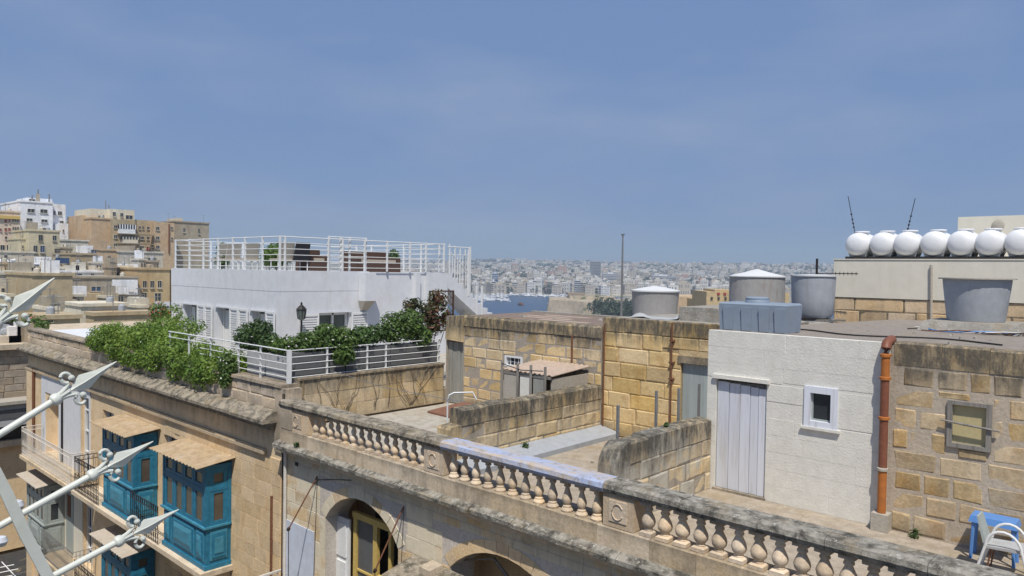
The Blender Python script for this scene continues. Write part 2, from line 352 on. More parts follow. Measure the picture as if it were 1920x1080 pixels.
def leaf_cloud(m, lumps, n, size, rn, flat=0.0, shell=.55):
    """many small folded leaves spread through ellipsoid lumps (cx,cy,cz,rx,ry,rz)"""
    vol = [l[3]*l[4]*l[5] for l in lumps]; tot = sum(v**.67 for v in vol)
    for l, v in zip(lumps, vol):
        for _ in range(int(n*v**.67/tot)):
            d = Vector((rn.gauss(0, 1), rn.gauss(0, 1), rn.gauss(0, 1))).normalized(); k = shell+(1-shell)*rn.random()
            if rn.random() < .12: k *= 1.12
            p = Vector((l[0]+d.x*l[3]*k, l[1]+d.y*l[4]*k, l[2]+d.z*l[5]*k))
            nrm = (d+Vector((rn.gauss(0, .6), rn.gauss(0, .6), rn.gauss(0, .6)+.35))).normalized()
            a = nrm.orthogonal().normalized(); a.rotate(Matrix.Rotation(rn.uniform(0, 6.28), 3, nrm)); b = nrm.cross(a)
            s = size*rn.uniform(.6, 1.4); w = s*.5
            m.add([p-a*s, p-b*w*.9+nrm*s*.12, p+a*s, p+b*w*.9+nrm*s*.12], [(0, 1, 2), (0, 2, 3)])
    return m
def twigs(m, base, tips, r, rn):
    for tp in tips:
        b = Vector(base); tp = Vector(tp); mid = (b+tp)/2+Vector((rn.uniform(-.08, .08), rn.uniform(-.08, .08), .05))
        m.tube([b, mid, tp], [r, r*.7, r*.3], 5)
    return m

# ================================================================== SETTING
SEA = -40.0
def sw(x, y): return x*r0.x+y*r0.y, x*f0.x+y*f0.y          # right, forward ground distance
def xy(s, w): return r0.x*s+f0.x*w, r0.y*s+f0.y*w
def lerp(x, pts):
    if x <= pts[0][0]: return pts[0][1]
    for (a, b), (c, d) in zip(pts, pts[1:]):
        if x <= c: return b+(d-b)*(x-a)/(c-a)
    return pts[-1][1]
def wob(s, w): return math.sin(s*.0041+1.3)*math.cos(w*.0033+.4)+.6*math.sin(s*.0093+w*.0061)+.3*math.sin(s*.021-w*.017)
def terrain_z(s, w):
    r = s/max(w, 1)
    near = lerp(w, [(60, -14.2), (160, -15), (260, -22), (380, -38), (430, -46), (900, -50)])
    up = lerp(w, [(60, -14.2), (140, -13), (260, -7), (420, -6), (600, -30), (700, -46)])
    k = min(1, max(0, (-.30-r)/.12)); base = near*(1-k)+up*k
    far = lerp(w, [(1190, -48), (1215, -37.5), (1400, -33), (1800, -19), (2400, 2), (3000, 20), (3600, 34), (4300, 36), (5200, 20), (9000, 0)])
    left = min(1, max(0, (r+.12)/.2)); far = -48+(far+48)*(.90+.10*left) if w > 1250 else far
    if w > 1250: far += wob(s, w)*min(9, (w-1250)*.012)
    z = max(base, far if w > 1150 else -60)
    # green spur and island in front of the far shore
    d = ((s-205)/150)**2+((w-800)/105)**2
    if d < 1: z = max(z, -48+22*(1-d)**.6)
    d = ((s-320)/190)**2+((w-1080)/170)**2
    if d < 1: z = max(z, -48+16*(1-d)**.5)
    return z
ss = [math.sinh(t*.085)*34 for t in range(-70, 71)]; ws = []
w_ = -160.0
while w_ < 9000: ws.append(w_); w_ += 14 if w_ < 480 else (26 if w_ < 1400 else (60 if w_ < 4200 else 400))
m = MB(); vs = [(*xy(s, w), terrain_z(s, w)) for w in ws for s in ss]; n_ = len(ss)
m.add(vs, [(j*n_+i, j*n_+i+1, (j+1)*n_+i+1, (j+1)*n_+i) for j in range(len(ws)-1) for i in range(n_-1)])
t = NT('terrain'); p = t.pos(); c = t.mix(t.rng(t.noise(p, .012, 6, .65), .42, .6), (.33, .30, .22), (.085, .10, .05))
c = t.mix(t.rng(t.noise(p, .06, 4), .45, .6), c, (.40, .36, .28)); t.bsdf(c, .95, 0, None, .1)
tag(m.build('terrain', 'terrain', smooth=True), kind='structure')
t = NT('water'); p = t.pos(); nn = t.noise(t.map(p, (.6, .6, .6)), .25, 6, .6)
t.bsdf(t.mix(t.noise(p, .006, 3), (.012, .045, .10), (.018, .055, .115)), .3, 0, t.bump(nn, .6, .6), .4)
tag(MB().add([(*xy(s, w), SEA) for s, w in ((-3000, 200), (3500, 200), (3500, 1600), (-3000, 1600))], [(0, 1, 2, 3)]).build('sea', 'water'), kind='structure')
tag(B('street', 'asphalt', None, (-60, 30, .2, 7.6, -14.2, -14.0)), kind='structure')
tag(B('pavement', 'concrete', None, (-33.6, 30, 7.6, 8.3, -14.2, -13.87)), kind='structure')
tag(B('side_street', 'asphalt', None, (-41.5, -34.0, 7.9, 60, -14.19, -13.99)), kind='structure')

# ================================================================== BALUSTRADE HOUSE (across the street)
XL, XR = -14.04, 6.0
hs = thing('townhouse', 'whitewashed limestone townhouse with arched window under the long stone balustrade', 'building', (-4, 8.25, -14))
A1 = (-12.49, -10.19, -7.2, -4.34); A2 = (-8.84, -6.47, -7.2, -4.39)
m = MB(); slab(m, '-y', 8.156, 8.7, XL, XR, -14, -3.75, [A1, A2])
def spandrel(m, A, rise, y0, y1, k=14):
    w2 = (A[1]-A[0])/2; xc = (A[0]+A[1])/2; zt = A[3]; rad = (w2*w2+rise*rise)/(2*rise)
    pts = [(xc-w2+2*w2*i/k, zt-rad+math.sqrt(rad*rad-(-w2+2*w2*i/k)**2)) for i in range(k+1)]
    for (xa, za), (xb, zb) in zip(pts, pts[1:]):
        if zt-min(za, zb) > 1e-3:
            m.hexa([(xa, y0, za), (xb, y0, zb), (xb, y1, zb), (xa, y1, za)], [(xa, y0, zt), (xb, y0, zt), (xb, y1, zt), (xa, y1, zt)])
    return pts, rad, xc
arc1 = spandrel(m, A1, .62, 8.158, 8.698); arc2 = spandrel(m, A2, .50, 8.158, 8.698)
wall = m.build('facade_wall', 'mortar_white', hs)
lay(wall, '-y', 8.15, XL+.02, -3.2, -6.95, -3.78, .29, .56, 'stone_facade_white', [(A1[0]-.2, A1[1]+.2, A1[2], A1[3]+.19), (A2[0]-.2, A2[1]+.2, A2[2], A2[3]+.19)], .008, .1, 0, .003, FINE, 3)
def voussoirs(arc, A, mat, par):
    pts, rad, xc = arc; a0 = math.asin((A[1]-A[0])/2/rad); zc = A[3]-rad; n = 11
    for i in range(n):
        q0, q1 = -a0+2*a0*i/n+.004, -a0+2*a0*(i+1)/n-.004
        ro = rad+.21; bl = [(xc+math.sin(q)*r_, zc+math.cos(q)*r_) for q, r_ in ((q0, rad+.002), (q1, rad+.002), (q1, ro), (q0, ro))]
        MB().prism(bl, 'y', 8.147, 8.4).build('voussoir', mat, par)
    for sx, x in ((-1, A[0]), (1, A[1])):
        z = A[2]; zt = pts[0][1]; n = 7
        for i in range(n):
            za, zb = z+(zt-z)*i/n+.004, z+(zt-z)*(i+1)/n-.004; xw = .19 if i % 2 else .2
            B('jamb_stone', mat, par, (min(x, x+sx*xw)+.001, max(x, x+sx*xw)-.001, 8.148, 8.4, za, zb))
voussoirs(arc1, A1, 'stone_facade_white', wall); voussoirs(arc2, A2, 'stone_facade', wall)
B('house_body', 'stone_facade', hs, (XL, XR, 9.3, 20, -14, -3.9), (XL, XR, 8.7, 9.3, -14, -7.2), (XL, A1[0]-.6, 8.7, 9.3, -7.2, -3.9), (A2[1]+.6, XR, 8.7, 9.3, -7.2, -3.9), (A1[1]+.3, A2[0]-.3, 8.7, 9.3, -7.2, -3.9))
# lower course of cornice + sloping, lichen covered top
B('cornice_mould', 'stone_trim', hs, (XL-.03, XR, 8.08, 8.15, -3.93, -3.85), (XL-.05, XR, 7.98, 8.15, -3.848, -3.785))
m = MB(); x = XL-.08; rn = random.Random(5); cor = []
while x < XR:
    L = rn.uniform(.8, 1.15); b = min(x+L, XR)
    j = rn.uniform(-.012, .012); k = rn.uniform(-.008, .008)
    o = MB().prism([(7.89+j, -3.782+k), (8.25, -3.782+k), (8.25, -3.62), (8.02, -3.66), (7.92+j, -3.70+k), (7.89+j, -3.72+k)], 'x', x+.004, b-.004).build('cornice_stone', 'lichen', hs); x = b
# terraces
B('terrace_floor', 'floor_pale', hs, (XL, -9.5, 8.36, 12.8, -3.9, -3.45)); B('terrace_floor', 'floor_tan', hs, (-9.5, -5.95, 8.36, 12.8, -3.9, -3.452)); B('terrace_floor', 'floor_tan', hs, (-5.95, XR, 8.36, 11.2, -3.9, -3.565))
# arched window with open white shutter and yellow frame
win = B('window', 'glass_dark', hs, (-11.98, -10.33, 8.99, 9.01, -7.2, -4.5)); win.name = 'window'
wy = 8.50
fr = MB()
for x0, x1 in ((-12.04, -11.93), (-11.40, -11.27), (-10.92, -10.84)): fr.box(x0, x1, wy, wy+.07, -7.15, -4.92)
fr.box(-12.06, -10.84, wy-.01, wy+.08, -4.92, -4.80)
for z in (-5.95, -6.12): fr.box(-11.92, -11.41, wy+.01, wy+.05, z, z+.04); fr.box(-11.26, -10.93, wy+.01, wy+.05, z, z+.04)
fr.build('window_frame', 'yellow_paint', win)
B('pane', 'glass_shut', win, (-11.93, -11.40, wy+.04, wy+.05, -7.1, -4.92))
B('curtain', 'white_wood', win, (-11.7, -11.45, wy+.12, wy+.14, -7.1, -4.95))
sh = B('shutter', 'white_wood', hs, (-12.62, -12.10, wy-.06, wy-.015, -7.1, -4.98))
for z0, z1 in ((-5.75, -5.08), (-6.65, -5.85)): B('shutter_panel', 'white_wood', sh, (-12.54, -12.18, wy-.085, wy-.058, z0, z1))
B('shutter', 'white_wood', hs, (-10.42, -10.24, 8.44, 8.49, -7.1, -4.98))
B('painted_panel', 'panel_blue', hs, (-14.0, -12.86, 8.125, 8.143, -7.1, -5.33))
B('bracket_hole', 'iron', hs, (-13.62, -13.5, 8.14, 8.2, -4.13, -4.05))
# second arch: dark recess, leaning stick, canopy roof below
B('recess_wall', 'stone_facade', hs, (-9.2, -6.3, 9.15, 9.28, -7.1, -4.2))
T('leaning_stick', 'old_wood', hs, [(-8.15, 8.45, -4.62), (-7.3, 8.5, -5.25)], .03); T('leaning_stick', 'old_wood', hs, [(-8.9, 8.4, -4.86), (-8.1, 8.42, -4.62)], .018)
cn = MB().prism([(7.45, -5.18), (8.14, -5.02), (8.14, -4.93), (7.45, -5.08)], 'x', -9.75, -6.0).build('canopy_roof', 'lichen_brown', hs)
B('canopy_board', 'yellow_paint', hs, (-9.80, -6.0, 7.40, 7.45, -5.25, -5.09))
solo(MB().hexa([(-9.25, 7.82, -5.01), (-8.95, 7.80, -5.01), (-8.92, 8.08, -4.955), (-9.22, 8.1, -4.955)], [(-9.24, 7.83, -4.90), (-8.96, 7.81, -4.90), (-8.93, 8.07, -4.86), (-9.21, 8.09, -4.86)]).build('loose_stone', 'stone_trim'), 'loose pale stone block lying on the canopy roof by the arch', 'stone')
# clothes line rods and hanging wires
for n, (a, b) in enumerate((((595, 893), (541, 992)), ((757, 950), (703, 1070)))):
    p0 = PY(*a, 8.14); p1 = PY(*b, 7.62)
    rd = thing('clothes_line_rod', 'rusty clothes line rod leaning out beside ' + ('the pale blue wall panel', 'the yellow framed arched window')[n], 'rod', p0, 'clothes line rods')
    T('rod', 'rust', rd, [p0, p1], .014); MB().lathe([(.03, -.012), (.045, 0), (.03, .012)], p1, 10, 'x').build('pulley', 'iron', rd)
    T('wire', 'iron', rd, [p0, (p0.x-.12, 8.13, -7.0)], .006, 4); T('wire', 'iron', rd, [p1, (p1.x+.02, p1.y, -7.6)], .009, 4)
T('cable', 'iron', hs, [(-12.95, 8.135, -4.42), (-12.75, 8.135, -4.25), (-12.3, 8.135, -4.15), (-11.6, 8.135, -4.02)], .008, 4)
T('downpipe', 'pale_iron', hs, [(-13.93, 8.10, -3.85), (-13.93, 8.10, -14)], .035, 8)
bc = thing('iron_balcony', 'pale wrought iron balcony at the corner of the whitewashed facade', 'balcony', (-14.0, 7.9, -7.5))
m = MB(); c0 = PY(500, 1058, 7.45)
B('balcony_slab', 'stone_trim', bc, (-14.2, -12.2, 7.4, 8.14, -7.6, -7.45))
m.box(-14.2, -12.2, 7.41, 7.45, -6.52, -6.48); m.box(-14.2, -14.16, 7.45, 8.2, -6.52, -6.48)
for i in range(18): m.box(-14.19+i*.115, -14.175+i*.115, 7.42, 7.435, -7.45, -6.52)
for i in range(6): m.box(-14.19, -14.175, 7.5+i*.115, 7.515+i*.115, -7.45, -6.52)
m.build('iron_railing', 'pale_iron', bc)

# ------------------------------------------------------------------ balustrade
bl = thing('balustrade', 'long weathered limestone balustrade with turned balusters along the terrace edge', 'balustrade', (-6, 8.2, -3.66))
def baluster(kind):
    if kind == 'A': pr = [(.05, .05), (.052, .07), (.044, .085), (.07, .125), (.078, .165), (.066, .20), (.036, .235), (.046, .262), (.052, .29), (.044, .325), (.03, .36), (.046, .38), (.046, .40)]
    elif kind == 'B': pr = [(.062, .05), (.064, .075), (.046, .09), (.064, .125), (.074, .165), (.068, .20), (.05, .25), (.034, .305), (.03, .335), (.05, .352), (.05, .368), (.04, .38), (.055, .40)]
    else: pr = [(.058, .06), (.062, .075), (.05, .09), (.086, .135), (.096, .18), (.088, .215), (.058, .275), (.042, .31), (.06, .325), (.06, .345), (.05, .355), (.052, .40)]
    m = MB(); m.lathe(pr, (0, 0, 0), 12)
    if kind == 'C': m.box(-.088, .088, -.088, .088, 0, .045); m.hexa([(-.088, -.088, .045), (.088, -.088, .045), (.088, .088, .045), (-.088, .088, .045)], [(-.066, -.066, .062), (.066, -.066, .062), (.066, .066, .062), (-.066, .066, .062)]); m.box(-.088, .088, -.088, .088, .395, .452)
    elif kind == 'B': m.lathe([(.088, 0), (.092, .02), (.078, .042), (.066, .055)], (0, 0, 0), 10); m.box(-.078, .078, -.078, .078, .395, .452)
    else: m.box(-.068, .068, -.068, .068, 0, .05); m.box(-.064, .064, -.064, .064, .395, .452)
    return m.data('baluster', 'stone_baluster', True)
def balrow(kind, x0, n, dx, rn=random.Random(4)):
    me = baluster(kind); off = WL[bl]
    for i in range(n):
        o = bpy.data.objects.new('baluster', me); COL.objects.link(o); o.parent = bl
        o.location = (x0+i*dx-off[0], 8.135-off[1]+rn.uniform(-.006, .006), -3.381-off[2]); o.rotation_euler = (0, 0, rn.uniform(-.05, .05)); s = rn.uniform(.97, 1.03); o.scale = (s, s, 1)
balrow('A', -12.80, 14, .2515); balrow('B', -8.76, 12, .2615); balrow('C', -5.07, 27, .247)
for n, (x0, x1) in enumerate(((-14.02, -12.96), (-9.40, -8.93), (-5.72, -5.24), (1.60, 2.1))):
    pr = B('pier', 'stone_baluster', bl, (x0, x1, 8.04, 8.36, -3.378, -2.935))
    a, b = (x0+.42, x1-.25) if n == 0 else (x0+.1, x1-.1)
    B('carved_panel', 'stone_baluster', pr, (a, b, 8.028, 8.045, -3.30, -3.02)); xc = (a+b)/2
    m = MB(); ring = [(xc+math.cos(q)*.085, 8.022, -3.16+math.sin(q)*.105) for q in [R(30+20*i) for i in range(16)]]; m.tube(ring, .009, 5); m.build('carving', 'stone_baluster', pr, True)
B('end_block', 'stone_parapet', bl, (-14.02, -13.55, 8.02, 8.04, -3.376, -2.94))
def rowstones(name, mat, x0, x1, L, poly, par, seed, jit=.006):
    rn = random.Random(seed); x = x0
    while x < x1-.01:
        b = min(x+L*rn.uniform(.75, 1.25), x1); b = x1 if x1-b < .25 else b; j = rn.uniform(-jit, jit)
        MB().prism([(a+j, c+j*.6) for a, c in poly], 'x', x+.003, b-.003).build(name, mat, par); x = b
rowstones('plinth_stone', 'stone_plinth', XL+.03, XR, .85, [(8.02, -3.665), (8.37, -3.665), (8.37, -3.39), (8.04, -3.385), (8.02, -3.40)], bl, 2)
RP = [(8.01, -2.935), (8.39, -2.935), (8.40, -2.83), (8.36, -2.80), (8.05, -2.795), (8.0, -2.82), (7.985, -2.88)]
rowstones('rail_stone', 'lichen_brown', XL-.0, -8.95, 1.1, RP, bl, 3); rowstones('rail_stone', 'rail_blue', -8.95, -5.70, 1.6, RP, bl, 4); rowstones('rail_stone', 'lichen', -5.70, XR, 1.0, RP, bl, 6)

# ------------------------------------------------------------------ dividing walls on the terrace
d1 = thing('dividing_wall', 'tall black-stained limestone wall dividing the terraces, meeting the blue painted rail', 'wall', (-9.35, 10.5, -3.45))
w = B('wall_core', 'mortar_dark', d1, (-9.48, -9.21, 8.72, 12.79, -3.45, -2.46))
lay(w, '+x', -9.2, 8.70, 12.78, -3.45, -2.70, .27, .5, 'stone_divider', (), .012, .1, 0, .012, WORN, 11)
rn = random.Random(9); y = 8.70
while y < 12.7:
    b = min(y+rn.uniform(.45, .75), 12.78); h = rn.uniform(-.02, .015)
    MB().prism([(-9.50, -2.70), (-9.195, -2.70), (-9.19+h*.3, -2.44+h), (-9.25, -2.405+h), (-9.44, -2.40+h), (-9.51, -2.44+h)], 'y', y+.004, b-.004).build('coping_stone', 'stone_divider', w); y = b
MB().prism([(8.42, -3.45), (8.69, -3.45), (8.69, -2.68), (8.45, -2.69), (8.42, -2.73)], 'x', -9.5, -9.18).build('end_stone', 'stone_divider', w)
d2 = thing('dividing_wall', 'low mossy limestone wall with rounded end reaching the white rooftop room', 'wall', (-5.95, 9.8, -3.57))
w2 = B('wall_core', 'mortar_dark', d2, (-6.07, -5.81, 8.80, 11.19, -3.57, -2.46))
lay(w2, '+x', -5.8, 8.79, 11.18, -3.57, -2.72, .285, .46, 'stone_low', (), .014, .1, 0, .012, WORN, 13)
y = 8.79
while y < 11.1:
    b = min(y+rn.uniform(.42, .66), 11.18); h = rn.uniform(-.02, .015)
    MB().prism([(-6.1, -2.72), (-5.795, -2.72), (-5.80, -2.43+h), (-5.86, -2.40+h), (-6.05, -2.395+h), (-6.11, -2.44+h)], 'y', y+.005, b-.005).build('coping_stone', 'stone_low', w2); y = b
poly = [(8.785, -3.02)]+[(8.785, -2.40)]+[(8.785-.36*math.sin(q), -2.76+.36*math.cos(q)) for q in [R(10*i) for i in range(10)]]+[(8.425, -3.02)]
MB().prism(poly, 'x', -6.1, -5.79).build('end_stone', 'stone_low', w2); MB().prism([(8.42, -3.57), (8.785, -3.57), (8.785, -3.028), (8.40, -3.028)], 'x', -6.11, -5.78).build('end_stone', 'stone_low', w2)
led = solo(MB().prism([(-9.195, -3.452), (-8.72, -3.452), (-8.72, -3.36), (-8.80, -3.34), (-9.195, -3.26)], 'y', 8.5, 12.78).build('ledge', 'tank_grey'), 'grey waterproofed ledge running along the foot of the tall dividing wall', 'ledge')
for n, (px, py) in enumerate(((1159, 760), (1231, 733), (1273, 728), (1311, 720))):
    p = PX(px, py, -6.22); o = MB().tube([(p.x, p.y, -3.45), (p.x, p.y, p.z)], .028, 6).build('steel_post', 'steel', None, True)
    solo(o, 'thin grey steel post behind the low rounded wall, '+('nearest its rounded end', 'second from its rounded end', 'third from its rounded end', 'beside the blue-grey plank door')[n], 'post', 'steel posts behind the low wall')

# ------------------------------------------------------------------ back outbuilding, left and right part
YB = 12.8
ob = thing('outbuilding', 'low limestone outbuilding with grey plank door and reddish flat roof', 'building', (-11.7, 14, -3.45))
HW = (-12.06, -11.47, -2.30, -2.02); HD = (-14.12, -13.5, -3.45, -1.83)
m = MB(); slab(m, '-y', YB+.006, YB+.35, -14.15, -9.22, -3.9, -1.20, [HW, HD]); m.box(-14.15, -9.22, 13.15, 16.2, -3.9, -1.24); wl = m.build('wall', 'mortar', ob)
lay(wl, '-y', YB, -13.48, -9.22, -3.45, -1.42, .255, .46, 'stone_back', [HW], .02, .1, 0, .007, ROUGH, 21)
rn = random.Random(3); x = -13.48
while x < -9.3:
    b = min(x+rn.uniform(.6, .9), -9.22); h = rn.uniform(-.012, .012)
    MB().prism([(YB-.02, -1.42), (YB+.3, -1.42), (YB+.3, -1.165+h), (YB+.03, -1.16+h), (YB-.02, -1.20+h)], 'x', x+.003, b-.003).build('coping_stone', 'stone_back', wl); x = b
MB().prism([(-14.13, -1.80), (-13.49, -1.83), (-13.485, -1.17), (-13.75, -1.165), (-13.98, -1.22), (-14.1, -1.35)], 'y', YB-.05, YB+.3).build('lintel_stone', 'stone_back', wl)
B('roof', 'roof_red', ob, (-14.1, -9.25, 13.1, 16.1, -1.24, -1.205)); B('roof_kerb', 'concrete', ob, (-14.15, -9.22, 16.1, 16.3, -3.9, -1.17))
dr = B('door', 'old_wood', ob, (-14.11, -13.51, YB+.10, YB+.12, -3.44, -1.86))
for i in range(4): B('plank', 'door_grey', dr, (-14.10+i*.148, -14.10+i*.148+.14, YB+.06+(.012 if i % 2 else 0), YB+.1, -3.43, -1.86))
wo_ = B('window', 'glass_dark', ob, (HW[0]+.05, HW[1]-.05, YB+.14, YB+.16, HW[2]+.03, HW[3]-.04))
m = MB(); slab(m, '-y', YB-.012, YB+.2, HW[0]+.01, HW[1]-.01, HW[2]+.005, HW[3]-.005, [(HW[0]+.07, HW[1]-.07, HW[2]+.05, HW[3]-.05)]); m.build('window_frame', 'white_wood', wo_)
for i in range(3): B('bar', 'white_wood', wo_, (HW[0]+.17+i*.13, HW[0]+.185+i*.13, YB+.02, YB+.035, HW[2]+.05, HW[3]-.05))
B('bar', 'white_wood', wo_, (HW[0]+.07, HW[1]-.07, YB+.036, YB+.05, HW[2]+.12, HW[2]+.135))
T('downpipe', 'rust', ob, [(-9.98, YB-.05, -1.4), (-9.98, YB-.05, -2.2)], .022)
ob2 = thing('outbuilding', 'taller ochre limestone block wall with blue-grey plank door under a rusty pipe', 'building', (-7.6, 14, -3.45))
HD2 = (-7.32, -6.55, -3.45, -1.76)
m = MB(); slab(m, '-y', YB+.016, YB+.35, -9.2, -5.92, -3.9, -1.0, [HD2]); m.box(-9.2, -5.92, 13.15, 15.6, -3.9, -1.02); wl2 = m.build('wall', 'mortar_tan', ob2)
lay(wl2, '-y', YB, -9.2, -5.92, -3.45, -.955, .311, .62, 'stone_back_right', [(HD2[0], HD2[1], HD2[2], -1.5)], .010, .1, 0, .006, ROUGH, 23)
B('lintel', 'stone_trim', ob2, (-7.38, -6.5, YB-.02, YB+.12, -1.755, -1.62)); B('lintel', 'stone_back_right', ob2, (-7.36, -6.5, YB-.005, YB+.12, -1.615, -1.505))
dr = B('door', 'old_wood', ob2, (-7.31, -6.56, YB+.10, YB+.12, -3.44, -1.77))
for i in range(5): B('plank', 'door_bluegrey', dr, (-7.31+i*.148, -7.31+i*.148+.145, YB+.07, YB+.1, -3.43, -1.77))
T('pipe', 'rust', ob2, [(-7.50, YB-.05, -.98), (-7.50, YB-.05, -3.3)], .02); T('pipe', 'rust', ob2, [(-9.12, YB-.05, -1.1), (-9.12, YB-.05, -3.4)], .018)
for z in (-1.35, -1.78, -2.1): B('pipe_clip', 'rust', ob2, (-7.55, -7.45, YB-.075, YB, z, z+.03))
B('roof', 'concrete', ob2, (-9.2, -5.92, 13.15, 15.6, -1.02, -.985)); B('roof_slab', 'concrete', ob2, (-7.85, -6.0, 13.6, 15.4, -.985, -.70))
# lean-to shed
sd_ = thing('lean_to_shed', 'small lean-to shed with pinkish corrugated roof behind the tall dividing wall', 'shed', (-10.2, 12.1, -3.45))
m = MB(); n = 22
for i in range(n):
    x0, x1 = -10.95+i*1.44/n, -10.95+(i+1)*1.44/n; z = .014*(1 if i % 2 else -1)
    m.hexa([(x0, 11.5, -2.14+z), (x1, 11.5, -2.14-z), (x1, 12.76, -2.04-z), (x0, 12.76, -2.04+z)], [(x0, 11.5, -2.125+z), (x1, 11.5, -2.125-z), (x1, 12.76, -2.025-z), (x0, 12.76, -2.025+z)])
m.build('roof', 'pink_roof', sd_)
for x in (-10.88, -10.42, -10.05, -9.66): T('post', 'old_wood', sd_, [(x, 11.47, -3.45), (x, 11.47, -1.96)], .03, 6)
for x0, x1, mm in ((-10.84, -10.46, 'cement'), (-10.38, -10.09, 'white_wash'), (-10.01, -9.69, 'door_grey')): B('panel', mm, sd_, (x0, x1, 11.50, 11.53, -3.45, -2.22))
B('beam', 'old_wood', sd_, (-10.95, -9.55, 11.49, 11.55, -2.215, -2.16)); T('cable', 'iron', sd_, [(-10.9, 11.46, -2.0), (-10.3, 11.45, -2.09), (-9.7, 11.45, -2.05)], .01, 4)
for sx in (-10.9, -9.56): B('panel', 'cement', sd_, (sx-.02, sx+.02, 11.56, 12.75, -3.45, -2.2))
# left terrace bits: red membrane, bent white pipe, vent post, ladder
solo(MB().hexa([(-13.4, 11.55, -3.449), (-12.3, 11.5, -3.449), (-12.3, 12.6, -3.449), (-13.3, 12.7, -3.449)], [(-13.4, 11.55, -3.40), (-12.3, 11.5, -3.41), (-12.35, 12.6, -3.30), (-13.3, 12.7, -3.29)]).build('roofing_sheet', 'red_membrane'), 'brick red roofing sheet lying in the corner by the plank door', 'sheet')
p = PY(838, 760, 9.6)
solo(MB().tube([(-10.05, 9.15, -3.45), (-10.05, 9.15, -2.42), (-10.04, 9.17, -2.33), (-9.98, 9.24, -2.28), (-9.75, 9.5, -2.27), (-9.7, 9.55, -2.4)], .016, 6).build('bent_pipe', 'white_metal', None, True), 'bent white metal pipe beside the tall dividing wall', 'pipe')

# ================================================================== WHITE ROOFTOP ROOM AND TAN WALL
YW = 11.2; KR = .0222
def zr(y): return -.93-(y-YW)*KR
def PR(px, py):
    d = ray(px, py); return d*((-.93+YW*KR)/(d.z+KR*d.y))
rm = thing('rooftop_room', 'rooftop room with whitewashed front, white plank door and patched tan stone end', 'building', (-2.5, 13, -3.565))
HDW = (-5.74, -4.88, -3.565, -1.70); HWW = (-4.27, -3.80, -2.27, -1.68); HWT = (-2.37, -1.865, -2.26, -1.64)
m = MB(); slab(m, '-y', YW+.004, YW+.4, -5.9, -3.10, -3.9, -.97, [HDW, HWW]); wall = m.build('white_wall', 'white_wash', rm)
lay(wall, '-y', YW, -5.9, -3.12, -3.565, -.935, .262, 1.3, 'white_wash', [HDW, HWW], .001, .1, 0, .0014, (.006, .006), 31)
m = MB(); slab(m, '-y', YW+.004, YW+.4, -3.10, 5, -3.9, -.97, [HWT]); wt = m.build('tan_wall', 'mortar_grey', rm)
lay(wt, '-y', YW, -3.05, 3.2, -3.565, -1.24, .29, .43, 'stone_tan', [HWT], .03, .1, 0, .006, WORN, 33, .4)
rn = random.Random(8); x = -3.05
while x < 3.1:
    b = min(x+rn.uniform(.5, .9), 3.2); h = rn.uniform(-.012, .012)
    MB().prism([(YW-.005+h*.5, -1.24), (YW+.3, -1.24), (YW+.3, -.93+h), (YW+.03, -.925+h), (YW-.005, -.95+h)], 'x', x+.004, b-.004).build('coping_stone', 'stone_tan', wt); x = b
B('room_body', 'stone_facade', rm, (-5.9, 5, 12.6, 22, -3.9, -1.3)); B('side_wall', 'stone_back', rm, (-5.9, -5.6, 11.6, 12.6, -3.9, -1.0))
m = MB(); m.prism([(YW+.06, zr(YW)-.3), (21.98, zr(22)-.3), (21.98, zr(22)), (YW+.06, zr(YW)-.006)], 'x', -5.89, 5); m.build('roof', 'roof_felt', rm)
dr = B('door', 'old_wood', rm, (HDW[0]+.01, HDW[1]-.01, YW+.09, YW+.11, -3.53, -1.76))
for i, (a, b) in enumerate(((0, .2), (.205, .39), (.395, .56), (.565, .70), (.705, .83))): B('plank', 'door_white', dr, (HDW[0]+.015+a, HDW[0]+.015+b-.004, YW+.04+(.006 if i % 2 else 0), YW+.09, -3.525, -1.775-.012*i))
B('door_sill', 'stone_trim', rm, (HDW[0]-.02, HDW[1]+.02, YW-.03, YW+.1, -3.564, -3.53))
B('door_lintel', 'white_wash', rm, (HDW[0]-.05, HDW[1]+.05, YW-.05, YW+.02, -1.72, -1.655))
m = MB(); slab(m, '-y', YW-.03, YW+.1, -4.28, -3.79, -2.28, -1.67, [(-4.19, -3.89, -2.19, -1.77)]); wf = m.build('window', 'door_white', rm)
B('pane', 'glass_dark', wf, (-4.20, -3.88, YW+.05, YW+.06, -2.20, -1.76)); B('sash', 'grey_green', wf, (-4.19, -3.89, YW+.03, YW+.05, -2.19, -2.165), (-4.19, -4.165, YW+.03, YW+.05, -2.165, -1.77))
B('window_sill', 'white_wash', wf, (-4.32, -3.75, YW-.05, YW+.02, -2.32, -2.281))
m = MB(); slab(m, '-y', YW-.035, YW+.08, HWT[0], HWT[1], HWT[2], HWT[3], [(HWT[0]+.055, HWT[1]-.06, HWT[2]+.055, HWT[3]-.05)]); wf = m.build('window', 'old_wood', rm)
B('pane', 'pane_tan', wf, (HWT[0]+.05, HWT[1]-.055, YW+.03, YW+.04, HWT[2]+.05, HWT[3]-.045))
T('window_bar', 'old_wood', wf, [(HWT[0]-.07, YW-.06, -1.91), (HWT[0]+.2, YW-.062, -1.935), (HWT[1]+.09, YW-.055, -1.965)], [.012, .017, .013], 7)
